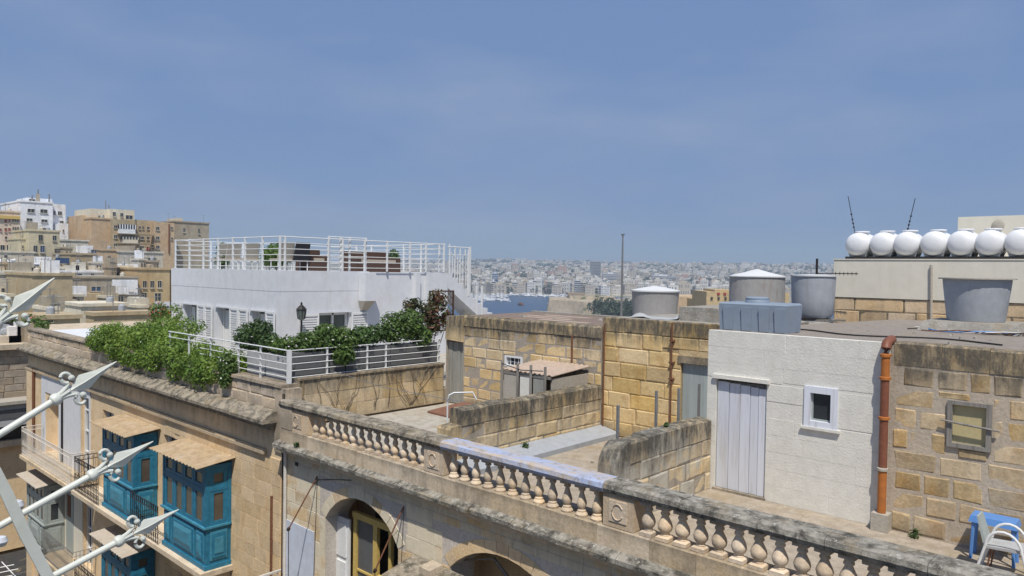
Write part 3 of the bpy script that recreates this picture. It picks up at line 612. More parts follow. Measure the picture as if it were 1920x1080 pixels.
# terracotta drainpipe in socketed lengths
dp = thing('drainpipe', 'orange and brown clay drainpipe between the white wall and the tan wall', 'drainpipe', (-3.13, 11.1, -3.56))
yp = YW-.11; segs = [(-3.32, -2.70, 'pipe_orange'), (-2.70, -1.98, 'pipe_brown'), (-1.98, -1.42, 'pipe_brown'), (-1.42, -1.10, 'pipe_orange')]
for z0, z1, mm in segs:
    MB().tube([(-3.13, yp, z0+.004), (-3.13, yp, z1-.004)], .058, 14).build('pipe_length', mm, dp, True)
    MB().lathe([(.06, 0), (.074, .006), (.074, .04), (.06, .05)], (-3.13, yp, z1-.03), 14).build('collar', 'cement' if z1 < -2.5 else 'pipe_orange', dp, True)
MB().tube([(-3.13, yp, -1.10), (-3.13, yp, -1.0), (-3.13, yp+.03, -.95), (-3.13, yp+.10, -.92), (-3.13, YW+.15, -.90)], .066, 14).build('elbow', 'pipe_brown', dp, True)
B('cement_base', 'cement', dp, (-3.24, -3.02, yp-.10, YW-.003, -3.563, -3.32))
# roof tanks
rt = thing('water_tank', 'blue-grey rectangular plastic water tank on the edge of the whitewashed room', 'tank', (-5.3, 11.9, -.93))
m = MB(); x0, x1, y0, y1, zb, zt = -5.88, -4.72, 11.5, 12.15, zr(11.8)+.0, -.50
m.hexa([(x0+.02, y0+.02, zb), (x1-.02, y0+.02, zb), (x1-.02, y1-.02, zb), (x0+.02, y1-.02, zb)], [(x0, y0, zt), (x1, y0, zt), (x1, y1, zt), (x0, y1, zt)])
m.hexa([(x0, y0, zt), (x1, y0, zt), (x1, y1, zt), (x0, y1, zt)], [(x0+.03, y0+.03, zt+.025), (x1-.03, y0+.03, zt+.03), (x1-.03, y1-.03, zt+.03), (x0+.03, y1-.03, zt+.025)]); m.build('tank_body', 'tank_plastic', rt)
for k, xx in enumerate((x0+.10, x0+.42, x0+.72, x0+.98)):
    MB().hexa([(xx, y0-.004, zb+.01), (xx+.15, y0-.004, zb+.01), (xx+.15, y0+.03, zb+.01), (xx, y0+.03, zb+.01)], [(xx-.01, y0-.03, zt-.05), (xx+.17, y0-.03, zt-.05), (xx+.17, y0+.03, zt-.05), (xx-.01, y0+.03, zt-.05)]).build('rib', 'tank_plastic', rt)
MB().lathe([(.2, 0), (.2, .03), (.185, .055), (.19, .06), (.19, .085), (.15, .1)], (-5.36, 11.85, zt+.02), 20).build('lid', 'tank_plastic', rt, True)
def round_tank(label, c, prof, lid, mats=('tank_grey', 'tank_lid'), n=28):
    o = thing('water_tank', label, 'tank', c, None)
    MB().lathe(prof, c, n).build('tank_body', mats[0], o, True); MB().lathe(lid, c, n).build('lid', mats[1], o, True); return o
rear = thing('rear_building', 'flat concrete roof block carrying two round tanks behind the outbuilding', 'building', (-9.5, 19, -14))
B('wall', 'stone_facade', rear, (-12.6, -7.7, 16.6, 22.5, -14, -1.42)); B('roof', 'concrete', rear, (-12.55, -7.75, 16.65, 22.45, -1.42, -1.38))
p = Vector((*xy((1229-960)/FPX*22.6, 22.6), -1.38)); r_ = .72
round_tank('round grey concrete tank with low white cone lid next to the thin mast', p, [(r_*.93, 0), (r_*.95, .3), (r_*.99, .75), (r_, .80)], [(r_+.03, .80), (r_+.03, .84), (.32, .93), (.06, .97)], ('tank_warm', 'tank_lid'))
p = Vector((*xy((1419-960)/FPX*20.3, 20.3), -1.38)); r_ = .735
round_tank('largest round grey tank with pointed white cone lid behind the plastic tank', p, [(r_*.97, 0), (r_, .4), (r_, 1.30)], [(r_+.03, 1.30), (r_+.03, 1.33), (.35, 1.43), (.04, 1.52)], ('tank_warm', 'tank_lid'))
q = PR(1523, 601); r_ = .50
tkC = round_tank('grey barrel tank with rounded bottom standing on wooden boards', (q.x, q.y, q.z+.05), [(.3, 0), (r_*.80, .03), (r_*.90, .12), (r_*.95, .45), (r_*.985, .9), (r_*.99, .99)], [(r_+.02, .99), (r_+.02, 1.02), (.1, 1.04)], ('tank_grey', 'tank_lid'))
for i in range(3): solo(B('board', 'old_wood', None, (q.x-.5+i*.12, q.x+.45+i*.1, q.y-.32+i*.25, q.y-.16+i*.25, q.z+.004, q.z+.05)), 'old wooden board lying under the grey barrel tank', 'board', 'boards under the barrel tank')
q = Vector((-3.07, 16.5, -.83)); r_ = .60
solo(MB().hexa([(-3.9, 15.7, zr(15.7)), (-2.2, 15.7, zr(15.7)), (-2.2, 17.2, zr(17.2)), (-3.9, 17.2, zr(17.2))], [(-3.8, 15.8, -.835), (-2.3, 15.8, -.835), (-2.3, 17.1, -.835), (-3.8, 17.1, -.835)]).build('tank_plinth', 'concrete'), 'rough concrete plinth under the wide tapered tank', 'plinth')
tkD = round_tank('wide tapered grey tank with flat lid beside the cream wall', (q.x, q.y, q.z-.002), [(r_*.80, 0), (r_*.82, .05), (r_*.95, .72), (r_*.96, .80)], [(r_+.05, .80), (r_+.05, .825), (.1, .83)], ('tank_grey', 'cement'))
q2 = Vector((-1.35, 16.0, 0)); round_tank('grey tapered tank cut off behind the wide tapered one, further along the cream wall', (q2.x, q2.y+.6, zr(q2.y+.6)), [(r_*.80, 0), (r_*.95, .98), (r_*.96, 1.05)], [(r_+.05, 1.05), (r_+.05, 1.075), (.1, 1.08)], ('tank_grey', 'cement'))
for i in range(4):
    a = [(q.x-1.0+.1*i+rr*.55, q.y-.75-.08*i+.25*math.sin(rr*1.7+i), zr(q.y-.7)+.02+.05*math.sin(rr*1.3+i)**2) for rr in [k*.4 for k in range(10)]]
    solo(T('hose', ('rubber', 'pale_iron', 'chair_blue', 'rust')[i], None, a, .011, 5), ('black', 'pale grey', 'blue', 'rusty')[i]+' loose hose lying in front of the wide tapered tank', 'hose', 'hoses on the roof')
for i in range(16):
    a = random.Random(i+40); y = q.y+a.uniform(-.7, -.2); x = q.x+a.uniform(-.6, 1.8); s = a.uniform(.03, .09); z = zr(y)-.003
    solo(MB().hexa([(x-s, y-s, z), (x+s, y-s*.8, z), (x+s*.9, y+s, z), (x-s*1.1, y+s, z)], [(x-s*.7, y-s*.6, z+s), (x+s*.6, y-s*.5, z+s*1.2), (x+s*.5, y+s*.6, z+s*.9), (x-s*.7, y+s*.7, z+s)]).build('rubble_stone', 'concrete'), 'small rubble stone lying around the foot of the wide tapered tank', 'stone', 'rubble on the roof')
# cream building and its white tanks
YC = 22.0; k = YC/17.5
cb = thing('cream_building', 'cream rendered building with stone base and stair tower behind the rooftop room', 'building', (-2, 24, -14))
x0 = -6.1*k; zc_, zt = -.49*k, .36*k
B('wall', 'cream', cb, (x0, 8, YC, 30, zc_, zt)); B('parapet', 'cream', cb, (x0-.02, 8, YC-.02, YC+.16, zt, zt+.03))
lw = B('lower_wall', 'mortar_tan', cb, (x0+.02, 8, YC+.036, 29.9, -14, zc_)); lay(lw, '-y', YC+.03, x0+.02, 2, -1.75, zc_, .38, 1.0, 'stone_base_cream', (), .008, .1, 0, .005, ROUGH, 41)
B('stair_tower', 'cream', cb, (-5.22, 8, 25.2, 29.8, zt, 1.80)); MB().lathe([(.12, -.02), (.16, 0), (.12, .05)], (-4.2, 25.18, 1.52), 14, 'y').build('wall_lamp', 'cement', cb, True)
T('thin_pipe', 'cement', cb, [PY(1746, 497, YC-.05), PY(1746, 600, YC-.05)], .035, 8)
bm_ = B('tank_rack', 'iron', None, (x0+.25, 8, YC+.18, YC+.26, zt+.031, zt+.10), (x0+.25, 8, YC+.9, YC+.98, zt+.031, zt+.10)); solo(bm_, 'black steel rack carrying the row of white tanks', 'rack')
wtk = None
for i in range(13):
    cx = PY(1604, 462, YC+.1).x+i*(PY(1910, 462, YC+.1).x-PY(1604, 462, YC+.1).x)/6
    if wtk is None:
        c = (cx, YC+.1, zt+.10+.345); r_ = .345
        wtk = thing('white_tank', 'white ball-ended plastic water tank lying in the row on the black rack', 'tank', (cx, YC+.1, zt+.10), 'white tanks on the cream building')
        prof = [(.02, -.02), (.13, -.012), (.23, .02), (.30, .08), (.337, .17), (.345, .28), (.345, .9), (.335, 1.02), (.29, 1.12), (.2, 1.18), (.03, 1.2)]
        MB().lathe(prof, c, 26, 'y').build('tank_body', 'white_plastic', wtk, True)
        MB().lathe([(.347, .50), (.352, .505), (.352, .525), (.347, .53)], c, 26, 'y').build('seam', 'white_plastic', wtk, True)
        MB().lathe([(.14, .28), (.14, .345), (.20, .35), (.205, .375), (.19, .39), (.05, .395)], (c[0]+.03, c[1]+.48, c[2]), 18).build('lid', 'white_plastic', wtk, True)
        for yy in (.2, .8): MB().prism([(c[0]-.22, zt+.10), (c[0]+.22, zt+.10), (c[0]+.31, c[2]-.10), (c[0], c[2]-.2), (c[0]-.31, c[2]-.10)], 'y', c[1]+yy, c[1]+yy+.05).build('cradle', 'pale_iron', wtk)
    else:
        c_ = copy_tree(wtk, (cx, YC+.1, zt+.10), ('second', 'third', 'fourth', 'fifth', 'sixth', 'seventh', 'eighth', 'ninth', 'tenth', 'eleventh', 'twelfth', 'last')[i-1]+' white ball-ended water tank from the free end of the rack'); c_.rotation_euler = (0, 0, R(random.Random(i).uniform(-4, 4)))
wtk['label'] = 'white ball-ended water tank at the free end of the row on the black rack'
for n, (a, b) in enumerate((((1590, 368), (1614, 448)), ((1716, 372), (1689, 448)))):
    p0 = PY(*b, 23.6); p1 = PY(*a, 23.6); p0.z = zt+.0; o = thing('whip_antenna', ('slanting whip antenna with dark beads behind the first white tank', 'slanting whip antenna with dark beads rising between the second and third white tank')[n], 'antenna', p0, 'whip antennas')
    T('rod', 'iron', o, [p0, p1], .011, 5)
    for kk in (.42, .52, .58, .64, .72): c = p0.lerp(p1, kk); MB().lathe([(.004, -.03), (.028, -.012), (.028, .012), (.004, .03)], c, 8).build('bead', 'rubber', o, True)
ant = thing('yagi_antenna', 'small horizontal aerial on a dark stub beside the barrel tank', 'antenna', (q.x, 21.8, -1.1))
a0 = PY(1532, 485, 21.6); T('mast', 'iron', ant, [(a0.x, a0.y, zr(21.6)), a0], .035, 6); T('boom', 'iron', ant, [(a0.x, a0.y, a0.z-.42), (a0.x+1.15, a0.y-.05, a0.z-.42)], .014, 5)
for i in range(6): T('element', 'iron', ant, [(a0.x+.55+i*.11, a0.y-.05, a0.z-.47), (a0.x+.55+i*.11, a0.y-.05, a0.z-.37)], .009, 4)
mp_ = Vector((*xy((1166-960)/FPX*21.6, 21.6), -1.38)); mt = thing('mast', 'tall thin grey mast rising beside the white-lidded tank', 'mast', mp_)
T('pole', 'steel', mt, [mp_, (mp_.x, mp_.y, .15), (mp_.x, mp_.y, 1.08)], [.035, .03, .02], 8); B('cap', 'steel', mt, (mp_.x-.04, mp_.x+.04, mp_.y-.04, mp_.y+.04, 1.08, 1.12))
# ------------------------------------------------------------------ chairs on the right terrace
ch = thing('garden_chair', 'white tube garden chair with round arms and pale seat before the tan wall', 'chair', (-1.55, 10.4, -3.565)); zf = -3.565
def arc_tube(m, p0, p1, h, r, n=10, lean=(0, 0, 0)):
    pts = []
    for i in range(n+1):
        q = math.pi*i/n; k_ = (1-math.cos(q))/2; b = Vector(p0).lerp(Vector(p1), k_); b.z += math.sin(q)*h; b += Vector(lean)*math.sin(q); pts.append(b)
    return m.tube(pts, r, 8)
for yy in (10.22, 10.68):
    m = MB(); arc_tube(m, (-1.80, yy, zf+.44), (-1.38, yy, zf+.42), .24, .019); m.build('armrest', 'white_metal', ch, True)
    for xa, xb in ((-1.80, -1.92), (-1.38, -1.28)): T('leg', 'white_metal', ch, [(xa, yy, zf+.45), (xb, yy, zf)], .018, 8)
MB().hexa([(-1.80, 10.24, zf+.40), (-1.36, 10.24, zf+.42), (-1.36, 10.66, zf+.42), (-1.80, 10.66, zf+.40)], [(-1.80, 10.24, zf+.43), (-1.36, 10.24, zf+.46), (-1.36, 10.66, zf+.46), (-1.80, 10.66, zf+.43)]).build('seat', 'grey_planter', ch)
MB().hexa([(-1.83, 10.26, zf+.42), (-1.795, 10.26, zf+.42), (-1.795, 10.64, zf+.42), (-1.83, 10.64, zf+.42)], [(-1.93, 10.30, zf+.80), (-1.905, 10.30, zf+.80), (-1.905, 10.60, zf+.80), (-1.93, 10.60, zf+.80)]).build('backrest', 'grey_green', ch)
for yy in (10.3, 10.6): T('brace', 'rust', ch, [(-1.74, yy, zf+.42), (-1.80, yy, zf)], .012, 6)
ch.scale = (.86, .86, .86); ch.location.x += .03
st = thing('plastic_stool', 'blue plastic stool with slanting legs behind the white garden chair', 'stool', (-1.75, 10.9, zf))
MB().hexa([(-2.02, 10.78, zf+.47), (-1.5, 10.78, zf+.47), (-1.5, 11.1, zf+.47), (-2.02, 11.1, zf+.47)], [(-2.0, 10.8, zf+.55), (-1.52, 10.8, zf+.55), (-1.52, 11.08, zf+.55), (-2.0, 11.08, zf+.55)]).build('seat', 'chair_blue', st)
for xa in (-1.97, -1.55):
    for ya in (10.82, 11.06): T('leg', 'chair_blue', st, [(xa, ya, zf+.47), (xa+(.02 if xa > -1.7 else -.02), ya, zf)], .02, 6)

# ================================================================== SPEAR FAN ON OUR OWN WALL (lower left)
ow = thing('own_building', 'plain rendered wall below the viewpoint that carries the fan of spears', 'building', (-4, -4, -14)); B('wall', 'cream', ow, (-30, 12, -8, -.35, -14, -1.45)); B('parapet_cap', 'stone_trim', ow, (-30, 12, -1.0, -.33, -1.449, -1.15))
fan = thing('spear_fan', 'fan of cream painted iron spears with scrolled blades jutting over the street', 'spear fan', (-3.4, -.35, -1.4))
XF = -3.4
for (ya, za), (yt, zt_) in (((.746, -.224), (.932, -.060)), ((.746, -.669), (1.168, -.420)), ((.746, -1.03), (1.322, -.791)), ((.95, -1.276), (1.436, -1.125))):
    d = Vector((0, yt-ya, zt_-za)).normalized(); tip = Vector((XF, yt, zt_)); nrm = Vector((0, -d.z, d.y)); ex = Vector((1, 0, 0))
    base = tip-d*((tip.y+.33)/d.y)
    sp = T('spear', 'white_spear', fan, [base, tip-d*.262], .0138, 14)
    k0 = tip-d*.268
    m = MB(); m.tube([k0-d*.018, k0-d*.012, k0, k0+d*.012, k0+d*.02], [.017, .024, .026, .023, .015], 14); m.build('collar', 'white_spear', sp, True)
    m = MB(); m.tube([k0+d*.015, k0+d*.06], [.013, .010], 8)
    b0, wd, b1 = tip-d*.205, tip-d*.150, tip
    def ringp(c, w_, t_): return [c+nrm*w_, c+ex*t_, c-nrm*w_, c-ex*t_]
    vs = [*ringp(b0, .006, .006), *ringp(wd, .037, .012), *ringp(tip-d*.085, .0165, .0075), *ringp(b1, .002, .002)]
    m.add(vs, [(i*4+k_, i*4+(k_+1) % 4, (i+1)*4+(k_+1) % 4, (i+1)*4+k_) for i in range(3) for k_ in range(4)]+[(3, 2, 1, 0), (12, 13, 14, 15)])
    m.tube([b0, wd+ex*.009, b1], [.005, .0045, .002], 6); m.tube([b0, wd-ex*.009, b1], [.005, .0045, .002], 6); m.build('blade', 'white_spear', sp)
    for sg in (1, -1):
        pts = []
        for i in range(22):
            q = i/21
            if q < .4: a_, h_ = .012+.075*(q/.4), .010+.020*(q/.4)**2
            else: th = (q-.4)/.6*R(290); a_, h_ = .087-.026*math.sin(th)*(1-.3*(q-.4)), .030+.026*(1-math.cos(th))*(1-.35*(q-.4))
            pts.append(k0+d*(.005+a_*.8)+nrm*sg*h_)
        m = MB(); m.tube(pts, [.0095-.003*i/21 for i in range(22)], 8); m.lathe([(.002, -.012), (.012, -.006), (.012, .006), (.002, .012)], pts[-1], 10, 'x'); m.build('scroll', 'white_spear', sp, True)
pts = [(XF+.03, -.33, -1.30), (XF+.03, .1, -.62), (XF+.03, .45, -.52), (XF+.03, .68, -.70), (XF+.03, .76, -.90), (XF+.03, .82, -1.07), (XF+.03, .905, -1.28), (XF+.03, 1.0, -1.55), (XF+.03, .9, -1.85)]
m = MB(); P = [Vector(p) for p in pts]; vs = []; fs = []
for i, p in enumerate(P):
    d = (P[min(i+1, len(P)-1)]-P[max(i-1, 0)]).normalized(); n_ = Vector((0, -d.z, d.y)); vs += [p+n_*.02+Vector((.008, 0, 0)), p+n_*.02-Vector((.008, 0, 0)), p-n_*.02-Vector((.008, 0, 0)), p-n_*.02+Vector((.008, 0, 0))]
for i in range(len(P)-1):
    for k_ in range(4): fs.append((i*4+k_, i*4+(k_+1) % 4, (i+1)*4+(k_+1) % 4, (i+1)*4+k_))
m.add(vs, fs+[(0, 1, 2, 3)]); m.build('curved_brace', 'white_spear', fan, False)

# ================================================================== CORNER HOUSE WITH BLUE GALLERIES
FY = 8.2; LX0, LX1 = -33.3, -14.25
lb = thing('corner_house', 'long limestone house with blue timber galleries and hedge along its parapet', 'building', (-24, 8.2, -14))
DH = [(-31.0, -29.4, -6.98, -4.75), (-27.15, -26.3, -6.98, -4.40), (-25.1, -24.15, -6.98, -4.58), (-20.45, -19.4, -6.98, -4.60), (-26.9, -26.0, -10.0, -7.6)]
m = MB(); slab(m, '-y', FY+.02, FY+.6, LX0, LX1, -14, -3.3, DH)
arcL = spandrel(m, DH[0], .55, FY+.022, FY+.598); lw = m.build('facade_wall', 'stone_facade', lb)
lay(lw, '-y', FY, -20.3, LX1-.05, -9.6, -4.16, .302, .62, 'stone_facade', [(-20.47, -19.38, -6.98, -4.58)], .006, .1, 0, .002, FINE, 51)
B('house_body', 'stone_facade', lb, (LX0, LX1, 8.85, 20.4, -14, -3.12)); B('terrace_floor', 'floor_pale', lb, (-27.9, LX1, 8.85, 20.4, -3.12, -3.1))
B('roof_sheet', 'white_house', lb, (LX0, -27.95, 8.56, 15, -3.12, -2.66))
B('painted_panel', 'white_house', lb, (-31.46, -31.0, FY-.012, FY+.02, -6.98, -4.12), (-29.4, -27.15, FY-.012, FY+.02, -6.98, -4.12), (-31.0, -29.4, FY-.012, FY+.02, -4.75, -4.12), (-26.3, -26.18, FY-.012, FY+.02, -6.98, -4.12), (-27.15, -26.3, FY-.012, FY+.02, -4.40, -4.12))
B('arch_back', 'white_house', lb, (-31.1, -29.3, 8.62, 8.66, -6.98, -4.6)); T('downpipe', 'iron', lb, [(-28.9, FY-.05, -4.5), (-28.9, FY-.05, -6.95)], .035, 6)
for h in DH[1:]:
    d = B('window', 'glass_dark', lb, (h[0]+.05, h[1]-.05, 8.42, 8.44, h[2], h[3]-.05)); m = MB(); xs = (h[0], (h[0]+h[1])/2-.03, h[1]-.07)
    for x in xs: m.box(x+.003, x+.067, 8.33, 8.41, h[2]+.01, h[3]-.003)
    for z in (h[3]-.5, h[3]-1.2, h[3]-1.9): m.box(h[0]+.07, h[1]-.07, 8.345, 8.40, z, z+.05)
    m.build('window_frame', 'white_wood', d)
B('pilaster', 'stone_facade', lb, (-33.2, -32.5, FY-.06, FY+.02, -14, -4.1)); T('rusty_pipe', 'rust', lb, [(-32.35, FY-.04, -4.0), (-32.35, FY-.04, -7.5)], .05, 6)
# cornice
B('string_mould', 'stone_trim', lb, (LX0-.05, -14.9, FY-.08, FY+.02, -4.13, -4.06), (LX0-.05, -14.9, FY-.05, FY+.02, -4.06, -4.02))
B('cornice_mould', 'stone_trim', lb, (LX0-.1, -14.5, 8.05, FY+.02, -3.52, -3.42), (LX0-.12, -14.45, 7.95, FY+.02, -3.418, -3.362))
def cornice_row(x0, x1, seed):
    rn = random.Random(seed); x = x0
    while x < x1-.01:
        b = min(x+rn.uniform(.75, 1.1), x1); b = x1 if x1-b < .3 else b; j = rn.uniform(-.015, .015)
        MB().prism([(7.85+j, -3.36), (8.22, -3.36), (8.22, -3.10), (8.1, -3.12), (7.88+j, -3.26), (7.85+j, -3.29)], 'x', x+.004, b-.004).build('cornice_stone', 'lichen_brown', lb); x = b
cornice_row(LX0-.15, -14.42, 61)
pp = B('parapet', 'mortar', lb, (LX0, LX1-.3, FY+.025, 8.55, -3.3, -2.62)); lay(pp, '-y', FY, LX0, LX1-.28, -3.12, -2.60, .26, .62, 'stone_parapet', (), .01, .1, 0, .01, WORN, 63)
rn = random.Random(66); x = LX0-.02
while x < LX1-.02:
    b = min(x+rn.uniform(.8, 1.2), LX1); MB().prism([(FY-.04, -2.60), (8.58, -2.60), (8.58, -2.535), (FY-.03, -2.54+rn.uniform(-.01, .01))], 'x', x+.003, b-.003).build('coping_stone', 'stone_parapet', pp); x = b
B('corner_pier', 'stone_parapet', lb, (-14.53, -14.06, FY-.02, 8.56, -4.0, -2.605))
for x in (-14.16, -14.1): T('cable_pipe', 'iron', lb, [(x, FY-.035, -2.7), (x+.01, FY-.035, -14)], .012, 5)
T('stain_pipe', 'rust', lb, [(-14.62, FY-.02, -5.0), (-14.62, FY-.02, -9)], .03, 6)

def corrugated(name, mat, par, x0, x1, y0, z0, y1, z1, n):
    m = MB()
    for i in range(n):
        a, b = x0+(x1-x0)*i/n, x0+(x1-x0)*(i+1)/n; q = .016*(1 if i % 2 else -1)
        m.hexa([(a, y0, z0+q), (b, y0, z0-q), (b, y1, z1-q), (a, y1, z1+q)], [(a, y0, z0+.012+q), (b, y0, z0+.012-q), (b, y1, z1+.012-q), (a, y1, z1+.012+q)])
    return m.build(name, mat, par)
def gallery(par, x0, x1, zt, zb, col='blue_paint', edge='blue_paint_edge', roof='corrugated', gl='glass_warm', full=True, yf=7.57, nl=4):
    g = B('gallery', col, par, (x0+.02, x1-.02, yf+.03, FY, zb, zb+.93)); B('ceiling', col, g, (x0+.1, x1-.1, yf+.09, FY, zt-.06, zt-.002))
    [B('corner_post', col, g, q_) for q_ in ((x0, x0+.09, yf, yf+.09, zb+.976, zt), (x1-.09, x1, yf, yf+.09, zb+.976, zt), (x1-.09, x1, FY-.09, FY-.003, zb+.976, zt), (x0, x0+.09, FY-.09, FY-.003, zb+.976, zt))]
    B('sill', edge, g, (x0-.03, x1+.03, yf-.04, FY-.002, zb+.93, zb+.975)); B('base_mould', col, g, (x0-.015, x1+.015, yf-.01, FY-.002, zb-.03, zb+.07))
    zt1 = zt-.52; W = (x1-x0-.18)/nl
    B('transom', col, g, (x0+.09, x1-.09, yf+.005, yf+.08, zt1-.04, zt1+.04), (x0+.09, x1-.09, yf+.005, yf+.08, zt-.1, zt-.001), (x1-.08, x1-.005, yf+.09, FY-.09, zt1-.04, zt1+.04), (x1-.08, x1-.005, yf+.09, FY-.09, zt-.1, zt-.001))
    for i in range(nl):
        a, b = x0+.09+i*W, x0+.09+(i+1)*W
        for z0, z1 in ((zb+.975, zt1-.04), (zt1+.04, zt-.1)):
            m = MB(); slab(m, '-y', yf+.012, yf+.06, a+.004, b-.004, z0, z1, [(a+.10, b-.10, z0+.09, z1-.05)]); s_ = m.build('sash', col if z0 > zt1 else edge if i % 2 == 3 else col, g)
            B('pane', gl, s_, (a+.09, b-.09, yf+.035, yf+.045, z0+.08, z1-.04))
    for z0, z1 in ((zb+.975, zt1-.04), (zt1+.04, zt-.1)):
        a, b = yf+.09, FY-.09; m = MB(); slab(m, '+x', x1-.012, x1-.06, a, b, z0, z1, [(a+.12, b-.10, z0+.10, z1-.06)]); s_ = m.build('sash', col, g)
        B('pane', gl, s_, (x1-.045, x1-.035, a+.11, b-.09, z0+.09, z1-.05))
    if full:
        L = x1-x0
        for a, b in ((x0+.1, x0+.1+L*.17), (x0+.16+L*.19, x1-.16-L*.19), (x1-.1-L*.17, x1-.1)):
            for d_, z0, z1 in ((0, zb+.16, zb+.84), ):
                B('raised_panel', edge, g, (a, b, yf+.012, yf+.03, z0, z1)); B('raised_panel', col, g, (a+.04, b-.04, yf-.012, yf+.0118, z0+.05, z1-.05))
                MB().hexa([(a+.08, yf-.012, z0+.1), (b-.08, yf-.012, z0+.1), (b-.08, yf-.012, z1-.1), (a+.08, yf-.012, z1-.1)], [(a+.16, yf-.04, z0+.2), (b-.16, yf-.04, z0+.2), (b-.16, yf-.04, z1-.2), (a+.16, yf-.04, z1-.2)]).build('raised_panel', edge, g)
        B('raised_panel', edge, g, (x1-.018, x1+.002, yf+.12, FY-.1, zb+.17, zb+.84)); B('raised_panel', col, g, (x1+.0022, x1+.018, yf+.16, FY-.14, zb+.22, zb+.79)); B('raised_panel', edge, g, (x1+.0182, x1+.03, yf+.22, FY-.2, zb+.32, zb+.69))
    corrugated('gallery_roof', roof, g, x0-.14, x1+.2, 7.26, zt+.09, FY-.005, zt+.20, 30)
    B('roof_fascia', col, g, (x0-.02, x1+.02, yf-.02, FY-.002, zt, zt+.055))
    return g
gallery(lb, -18.88, -16.5, -4.66, -7.0); gallery(lb, -23.15, -20.8, -4.66, -7.0)
gallery(lb, -23.2, -20.95, -7.92, -10.3, roof='corrugated_grey'); gallery(lb, -19.2, -16.9, -8.35, -10.6, roof='corrugated_grey')
gallery(lb, -30.85, -28.75, -7.72, -9.98, 'grey_green', 'grey_green', 'corrugated_grey', 'glass_dark')
for x0, x1, z in ((-25.4, -16.4, -7.035), (-31.2, -25.5, -6.985), (-31.2, -25.3, -10.0)):
    s_ = B('balcony_slab', 'stone_trim', lb, (x0, x1, 7.42, FY, z-.12, z)); k_ = int((x1-x0)/1.1)
    for i in range(k_+1):
        xx = x0+.2+i*(x1-x0-.4)/k_; MB().prism([(7.5, z-.121), (FY, z-.121), (FY, z-.5), (8.0, z-.42), (7.75, z-.22)], 'x', xx-.09, xx+.09).build('corbel', 'stone_trim', s_)
def iron_rail(par, pts, z0, z1, mat, step=.1, scroll=True, pick=.008):
    m = MB()
    for (xa, ya), (xb, yb) in zip(pts, pts[1:]):
        a, b = Vector((xa, ya, 0)), Vector((xb, yb, 0)); L = (b-a).length; n = max(2, int(L/step)); d = (b-a)/n
        for z in (z0+.05, z1, z1-.14): m.tube([a+Vector((0, 0, z)), b+Vector((0, 0, z))], .012, 4)
        for i in range(n+1):
            p = a+d*i; m.tube([p+Vector((0, 0, z0)), p+Vector((0, 0, z1))], pick, 4)
            if scroll and i < n:
                for zc in ((z0+z1)/2-.05, z0+.2, z1-.07):
                    c = p+d*.5; u = d.normalized(); r = min(.045, step*.42)
                    m.tube([c+u*r*math.cos(q)+Vector((0, 0, zc+r*math.sin(q)*1.5)) for q in [R(45*j) for j in range(9)]], .006, 3, False)
    return m.build('iron_railing', mat, par)
iron_rail(lb, [(-20.75, 7.48), (-18.93, 7.48)], -7.03, -6.08, 'iron', .13); iron_rail(lb, [(-25.3, 8.15), (-25.3, 7.48), (-23.2, 7.48)], -7.03, -5.98, 'iron', .13)
iron_rail(lb, [(-31.1, 8.15), (-31.1, 7.48), (-25.62, 7.48), (-25.62, 8.15)], -6.98, -5.97, 'pale_iron', .15)
iron_rail(lb, [(-28.7, 7.48), (-25.5, 7.48), (-25.5, 8.15)], -9.99, -9.05, 'steel', .11, False)
iron_rail(lb, [(-25.3, 7.48), (-23.3, 7.48)], -10.0, -9.2, 'iron', .13)
B('lower_plaster', 'cream', lb, (-28.7, -26.9, FY-.015, FY+.019, -10, -7.5)); B('lower_door', 'grey_green', lb, (-28.45, -27.75, FY-.04, FY-.016, -9.9, -7.75)); B('door_pane', 'rust', lb, (-28.3, -27.95, FY-.05, FY-.041, -8.7, -7.95))

# ------------------------------------------------------------------ party wall, railing and planters on the terrace edge
pw = thing('party_wall', 'stained limestone party wall below the grey planters and white railing', 'wall', (-14.4, 10.6, -3.45))
w = B('wall_core', 'mortar_dark', pw, (-14.5, -14.208, 8.57, 12.79, -3.45, -2.47)); lay(w, '+x', -14.2, 8.57, 12.78, -3.45, -2.47, .325, .55, 'stone_party', (), .008, .1, 0, .005, FINE, 71)
B('wall_cap', 'stone_trim', pw, (-14.55, -14.17, 8.57, 12.79, -2.469, -2.425))
rn = random.Random(77)
cv = thing('creeper', 'leafless brown creeper stems spread over the stained party wall', 'creeper', (-14.18, 10.5, -3.45)); m = MB()
for i in range(16):
    y = 8.9+rn.random()*3.5; z = -3.3; pts = [(-14.17, y, z)]; ang = rn.uniform(-.8, .8)
    for k_ in range(7):
        y += math.sin(ang)*.16+rn.uniform(-.06, .06); z += .12; pts.append((-14.175+rn.uniform(0, .02), min(12.7, max(8.65, y)), min(z, -2.4))); ang += rn.uniform(-.3, .3)
    m.tube(pts, [.010, .009, .008, .008, .007, .006, .005, .004], 4)
m.build('stems', 'twig', cv)
rl = thing('terrace_railing', 'low white metal railing round the planted terrace corner', 'railing', (-14.3, 8.4, -2.5)); zt, zb = -1.80, -2.42
B('post', 'white_metal', rl, (-14.36, -14.28, 8.36, 8.44, -2.53, zt)); xr = -14.32; yr = 8.40
for y in (9.35, 10.45, 11.0, 12.72): B('post', 'white_metal', rl, (xr-.018, xr+.018, y-.018, y+.018, -2.424, zt-.002))
for x in (-15.55, -16.6, -18.05, -19.3, -20.5): B('post', 'white_metal', rl, (x-.018, x+.018, yr-.018, yr+.018, -2.534, zt-.002))
